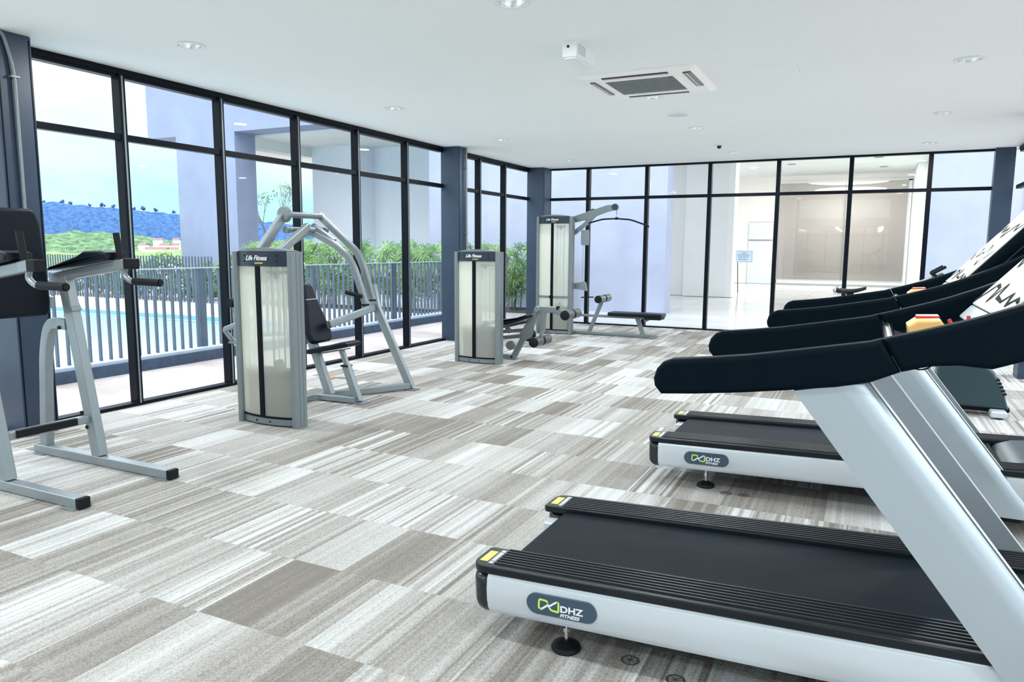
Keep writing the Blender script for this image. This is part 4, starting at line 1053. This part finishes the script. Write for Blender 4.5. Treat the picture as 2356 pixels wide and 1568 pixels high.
def bush(seed, r, hgt, n=420):
    rnd = random.Random(seed); b = MB()
    for k in range(n):
        d = Vector((rnd.gauss(0, 1), rnd.gauss(0, 1), rnd.gauss(0, 1))).normalized() * (rnd.uniform(.6, 1.0))
        c = Vector((d.x * r, d.y * r, hgt * .52 + d.z * hgt * .48)); s_ = rnd.uniform(.05, .10)
        u_ = Vector((rnd.gauss(0, 1), rnd.gauss(0, 1), rnd.gauss(0, 1))).normalized(); v_ = u_.orthogonal().normalized()
        b.add([c - u_ * s_, c + v_ * s_ * .5, c + u_ * s_, c - v_ * s_ * .5], [(0, 1, 2, 3)])
    return b
bm0 = None
for i in range(9):
    x = -21.8 + i * .92
    if bm0 is None: bm0 = bush(3, .55, 1.0).build('shrub', M['bush'], origin=(x, 13.65, 0), smooth=False); o = bm0
    else:
        o = bm0.copy(); C.objects.link(o)
    bm0.data.transform(Matrix.Translation((0, 0, 0)))
    o.location = (x, 13.65, -.01); o.rotation_euler = (0, 0, i * 2.1); o.scale = (1, 1, .85 + .2 * (i % 3))
    tag(o, 'low green shrub behind the far picket fence, %s from the left' % ('leftmost one, first', 'second', 'third', 'fourth', 'fifth', 'sixth', 'seventh', 'eighth', 'last and ninth')[i], 'shrub', 'shrubs behind the far fence')
# bush vertices were made around the world origin; keep them there
me = bm0.data
xs = sum(v.co.x for v in me.vertices) / len(me.vertices); ys = sum(v.co.y for v in me.vertices) / len(me.vertices)
me.transform(Matrix.Translation((-xs, -ys, 0)))

# bare tree seen through the portal
t = thing('bare_tree', 'nearly leafless thin tree seen through the white portal opening', 'tree', (-23.55, 24.2, -.35))
rnd = random.Random(11); tb = MB(); tips = []
def branch(p, d, L_, r, dep):
    q = p + d * L_; mid = (p + q) / 2 + Vector((rnd.uniform(-1, 1), 0, rnd.uniform(-1, 1))) * L_ * .08
    tb.tube([p, mid, q], r, 7, side=(0, 1, 0.3), scales=[1, .85, .68])
    if dep == 0: tips.append(q); return
    for k in range(rnd.choice((2, 3)) if dep < 4 else 3):
        an = rnd.uniform(-1.0, 1.0); nd = (d + Vector((math.sin(an) * .75, rnd.uniform(-.45, .45), math.cos(an) * .25))).normalized()
        branch(q, nd, L_ * rnd.uniform(.52, .72), r * .6, dep - 1)
branch(Vector((-23.55, 24.2, -.35)), Vector((-.02, 0, 1)), 1.75, .045, 6)
tb.build('trunk', M['bark'], t)
lf = MB()
for q in tips:
    if rnd.random() < .10:
        for _ in range(4):
            c = q + Vector([rnd.uniform(-.12, .12) for _ in range(3)])
            lf.add([c, c + Vector((.05, 0, .02)), c + Vector((.08, .02, -.04)), c + Vector((.02, .0, -.05))], [(0, 1, 2, 3)])
lf.build('leaves', M['bush'], t, smooth=False)

# ------------------------------------------------------------------ far landscape
def terrain(name, mat, P0, P1, depth, h0, hf, nu=110, nv=14, seed=1, amp=1.0, base=-30):
    """a ridge strip from P0 to P1 rising away from the viewer"""
    from mathutils import noise
    P0, P1 = Vector(P0), Vector(P1); d = (P1 - P0); nrm = Vector((-d.y, d.x, 0)).normalized()
    if nrm.dot(P0) < 0: nrm = -nrm
    b = MB(); rows = []
    for j in range(nv + 1):
        v = j / nv; row = []
        for i in range(nu + 1):
            u = i / nu; p = P0 + d * u + nrm * depth * v
            prof = math.sin(min(1, v * 1.25) * math.pi / 2)
            z = base + (hf(u) - base) * prof
            z += amp * noise.noise(Vector((u * 38, v * 9, seed))) * (.4 + prof) + amp * .5 * noise.noise(Vector((u * 110, v * 24, seed + 5)))
            row.append(b.bm.verts.new((p.x, p.y, z)))
        rows.append(row)
    for r0, r1 in zip(rows, rows[1:]):
        for i in range(nu): b.bm.faces.new((r0[i], r0[i + 1], r1[i + 1], r1[i]))
    return b.build(name, mat, ang=60)
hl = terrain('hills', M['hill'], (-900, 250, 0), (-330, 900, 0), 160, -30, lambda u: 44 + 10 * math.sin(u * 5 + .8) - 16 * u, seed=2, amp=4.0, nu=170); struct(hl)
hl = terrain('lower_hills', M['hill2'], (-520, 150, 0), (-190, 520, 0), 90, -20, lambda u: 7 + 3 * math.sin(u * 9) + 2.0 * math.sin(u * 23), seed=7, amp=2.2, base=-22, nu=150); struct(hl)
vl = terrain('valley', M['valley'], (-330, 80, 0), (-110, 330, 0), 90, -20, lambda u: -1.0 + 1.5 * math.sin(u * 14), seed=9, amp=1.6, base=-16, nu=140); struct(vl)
# crowns standing on the ridge line
def crown(seed, r):
    rnd = random.Random(seed); b = MB()
    for k in range(7):
        c = Vector((rnd.uniform(-.6, .6) * r, rnd.uniform(-.6, .6) * r, r * rnd.uniform(1.0, 1.9))); q = bmesh.new()
        bmesh.ops.create_icosphere(q, subdivisions=2, radius=r * rnd.uniform(.35, .6))
        for v in q.verts: v.co = v.co * (1 + rnd.uniform(-.16, .16)) + c
        b.merge(q)
    b.tube([(0, 0, -r), (0, 0, r * 1.2)], r * .08, 6)
    return b
co = None
NR = 10
places = ['first from the left', 'second from the left', 'third from the left', 'fourth from the left', 'fifth, near the window frame', 'sixth, right of the window frame', 'seventh from the left', 'eighth from the left', 'ninth from the left', 'last before the white wall']
for i in range(10):
    u = .279 + i * .0165 + .004 * math.sin(i * 2.3); x = -900 + 570 * u - 90; y = 250 + 650 * u - 0 + 78
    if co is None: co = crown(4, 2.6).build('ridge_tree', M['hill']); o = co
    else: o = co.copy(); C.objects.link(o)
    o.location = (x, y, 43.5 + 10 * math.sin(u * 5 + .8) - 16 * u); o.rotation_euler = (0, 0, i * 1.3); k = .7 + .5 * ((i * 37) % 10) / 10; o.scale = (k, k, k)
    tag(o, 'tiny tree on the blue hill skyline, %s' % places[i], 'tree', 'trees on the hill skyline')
# houses with red roofs
hr = random.Random(8)
def house(x, y, z, w, d, h, rot, label):
    t = thing('house', label, 'house', (x, y, z), 'small houses below the hill'); t.rotation_euler = (0, 0, rot)
    q = MB().box((x - w / 2, y - d / 2, z - 4), (x + w / 2, y + d / 2, z + h)); q.build('walls', M['hwall'], t, smooth=False)
    MB().prism([(y - d / 2 - .25, z + h), (y + d / 2 + .25, z + h), (y, z + h + d * .30)], 'x', x - w / 2 - .25, x + w / 2 + .25).build('roof', M['hroof'], t, smooth=False)
    return t
hp = [(-322, 236, 'leftmost, beside the window frame'), (-311, 240, 'lower row, second from the left'), (-300, 238, 'lower row, third from the left'), (-290, 236, 'lower row, half hidden by the white wall'),
      (-345, 262, 'middle row on the left'), (-333, 266, 'middle row, second from the left'), (-321, 262, 'middle row, right of centre'), (-308, 268, 'middle row on the right'),
      (-372, 292, 'top row on the left'), (-354, 290, 'top row on the right')]
for i, (x, y, w) in enumerate(hp):
    house(x, y, -1.6 + (2.0 if i > 3 else 0) + (3.0 if i > 7 else 0), 3.4 + .8 * (i % 3), 3.2, 1.6, hr.uniform(.2, 1.1), 'red roofed house in the valley, ' + w)

# ------------------------------------------------------------------ world
w = bpy.data.worlds.new('World'); sc.world = w; w.use_nodes = True
nt = w.node_tree
for n in list(nt.nodes): nt.nodes.remove(n)
out = nt.nodes.new('ShaderNodeOutputWorld'); bg = nt.nodes.new('ShaderNodeBackground')
tc = N(nt, 'TexCoord'); sp = N(nt, 'SeparateXYZ', Vector=tc.outputs['Generated'])
mp = N(nt, 'Mapping', Vector=tc.outputs['Generated'], Scale=(1.0, 1.0, 3.0))
cl = N(nt, 'TexNoise', Vector=mp.outputs[0], Scale=3.2, Detail=6.0, Roughness=0.55)
zz = math_n(nt, 'ADD', sp.outputs[2], math_n(nt, 'MULTIPLY', math_n(nt, 'SUBTRACT', cl.outputs[0], 0.5), 0.22))
col = ramp(nt, zz, [(0.0, (.095, .175, .20)), (0.05, (.115, .19, .205)), (0.12, (.175, .215, .22)), (0.20, (.27, .29, .295)), (0.36, (.55, .58, .60)), (1.0, (.90, .95, 1.0))])
nt.links.new(col, bg.inputs[0]); bg.inputs[1].default_value = 4.35
nt.links.new(bg.outputs[0], out.inputs[0])

# ------------------------------------------------------------------ lamps of the room, with added fill lights
def area(name, loc, size, power, col=(1, 1, 1), rot=(0, 0, 0)):
    d = bpy.data.lights.new(name, 'AREA'); d.shape = 'DISK'; d.size = size; d.energy = power; d.color = col
    o = bpy.data.objects.new(name, d); C.objects.link(o); o.location = loc; o.rotation_euler = rot; return o
LP = [(x, y) for x, y, _ in LIGHTS] + [(.62, 4.2), (-4.6, 1.4), (-2.0, 1.4), (.62, 1.4), (-4.6, -1.2), (-2.0, -1.2), (.62, -1.2)]  # entries after LIGHTS: unseen lamps without fittings, added for room light
for x, y in LP: area('downlight_or_added_lamp', (x, y, H - .012), .15, 23.0, (.93, .985, 1.0))
for x, y, p_ in ((-1.0, 24, 165), (-1.0, 28.5, 240), (-5.2, 18.5, 62)): area('corridor_fill', (x, y, 4.33), 3.2, p_, (1, .98, .95))  # broad fills without fittings, added to brighten corridor and recess wall

# ------------------------------------------------------------------ camera
cam = bpy.data.cameras.new('camera'); co_ = bpy.data.objects.new('camera', cam); C.objects.link(co_)
f_px, yaw, pit, rol = 1667.7, -.4538, -.1273, .006
cy_, sy_ = math.cos(yaw), math.sin(yaw)
fwd = Vector((sy_ * math.cos(pit), cy_ * math.cos(pit), math.sin(pit))); right = Vector((cy_, -sy_, 0)); upv = right.cross(fwd)
r_ = right * math.cos(rol) + upv * math.sin(rol); u_ = -right * math.sin(rol) + upv * math.cos(rol)
mt = Matrix(((r_.x, u_.x, -fwd.x, 0), (r_.y, u_.y, -fwd.y, 0), (r_.z, u_.z, -fwd.z, 1.4), (0, 0, 0, 1)))
co_.matrix_world = mt
cam.sensor_fit = 'HORIZONTAL'; cam.sensor_width = 36; cam.lens = f_px * 36 / 2356; cam.clip_end = 3000; cam.clip_start = .05
sc.camera = co_

vs = sc.view_settings
vs.view_transform = 'Standard'; vs.look = 'None'; vs.gamma = 1; vs.use_curve_mapping = False; vs.exposure = 0.34
cy2 = sc.cycles
cy2.use_denoising = True; cy2.max_bounces = 10; cy2.diffuse_bounces = 5; cy2.glossy_bounces = 4; cy2.transparent_max_bounces = 16; cy2.transmission_bounces = 4
cy2.sample_clamp_indirect = 6; cy2.caustics_reflective = False; cy2.caustics_refractive = False
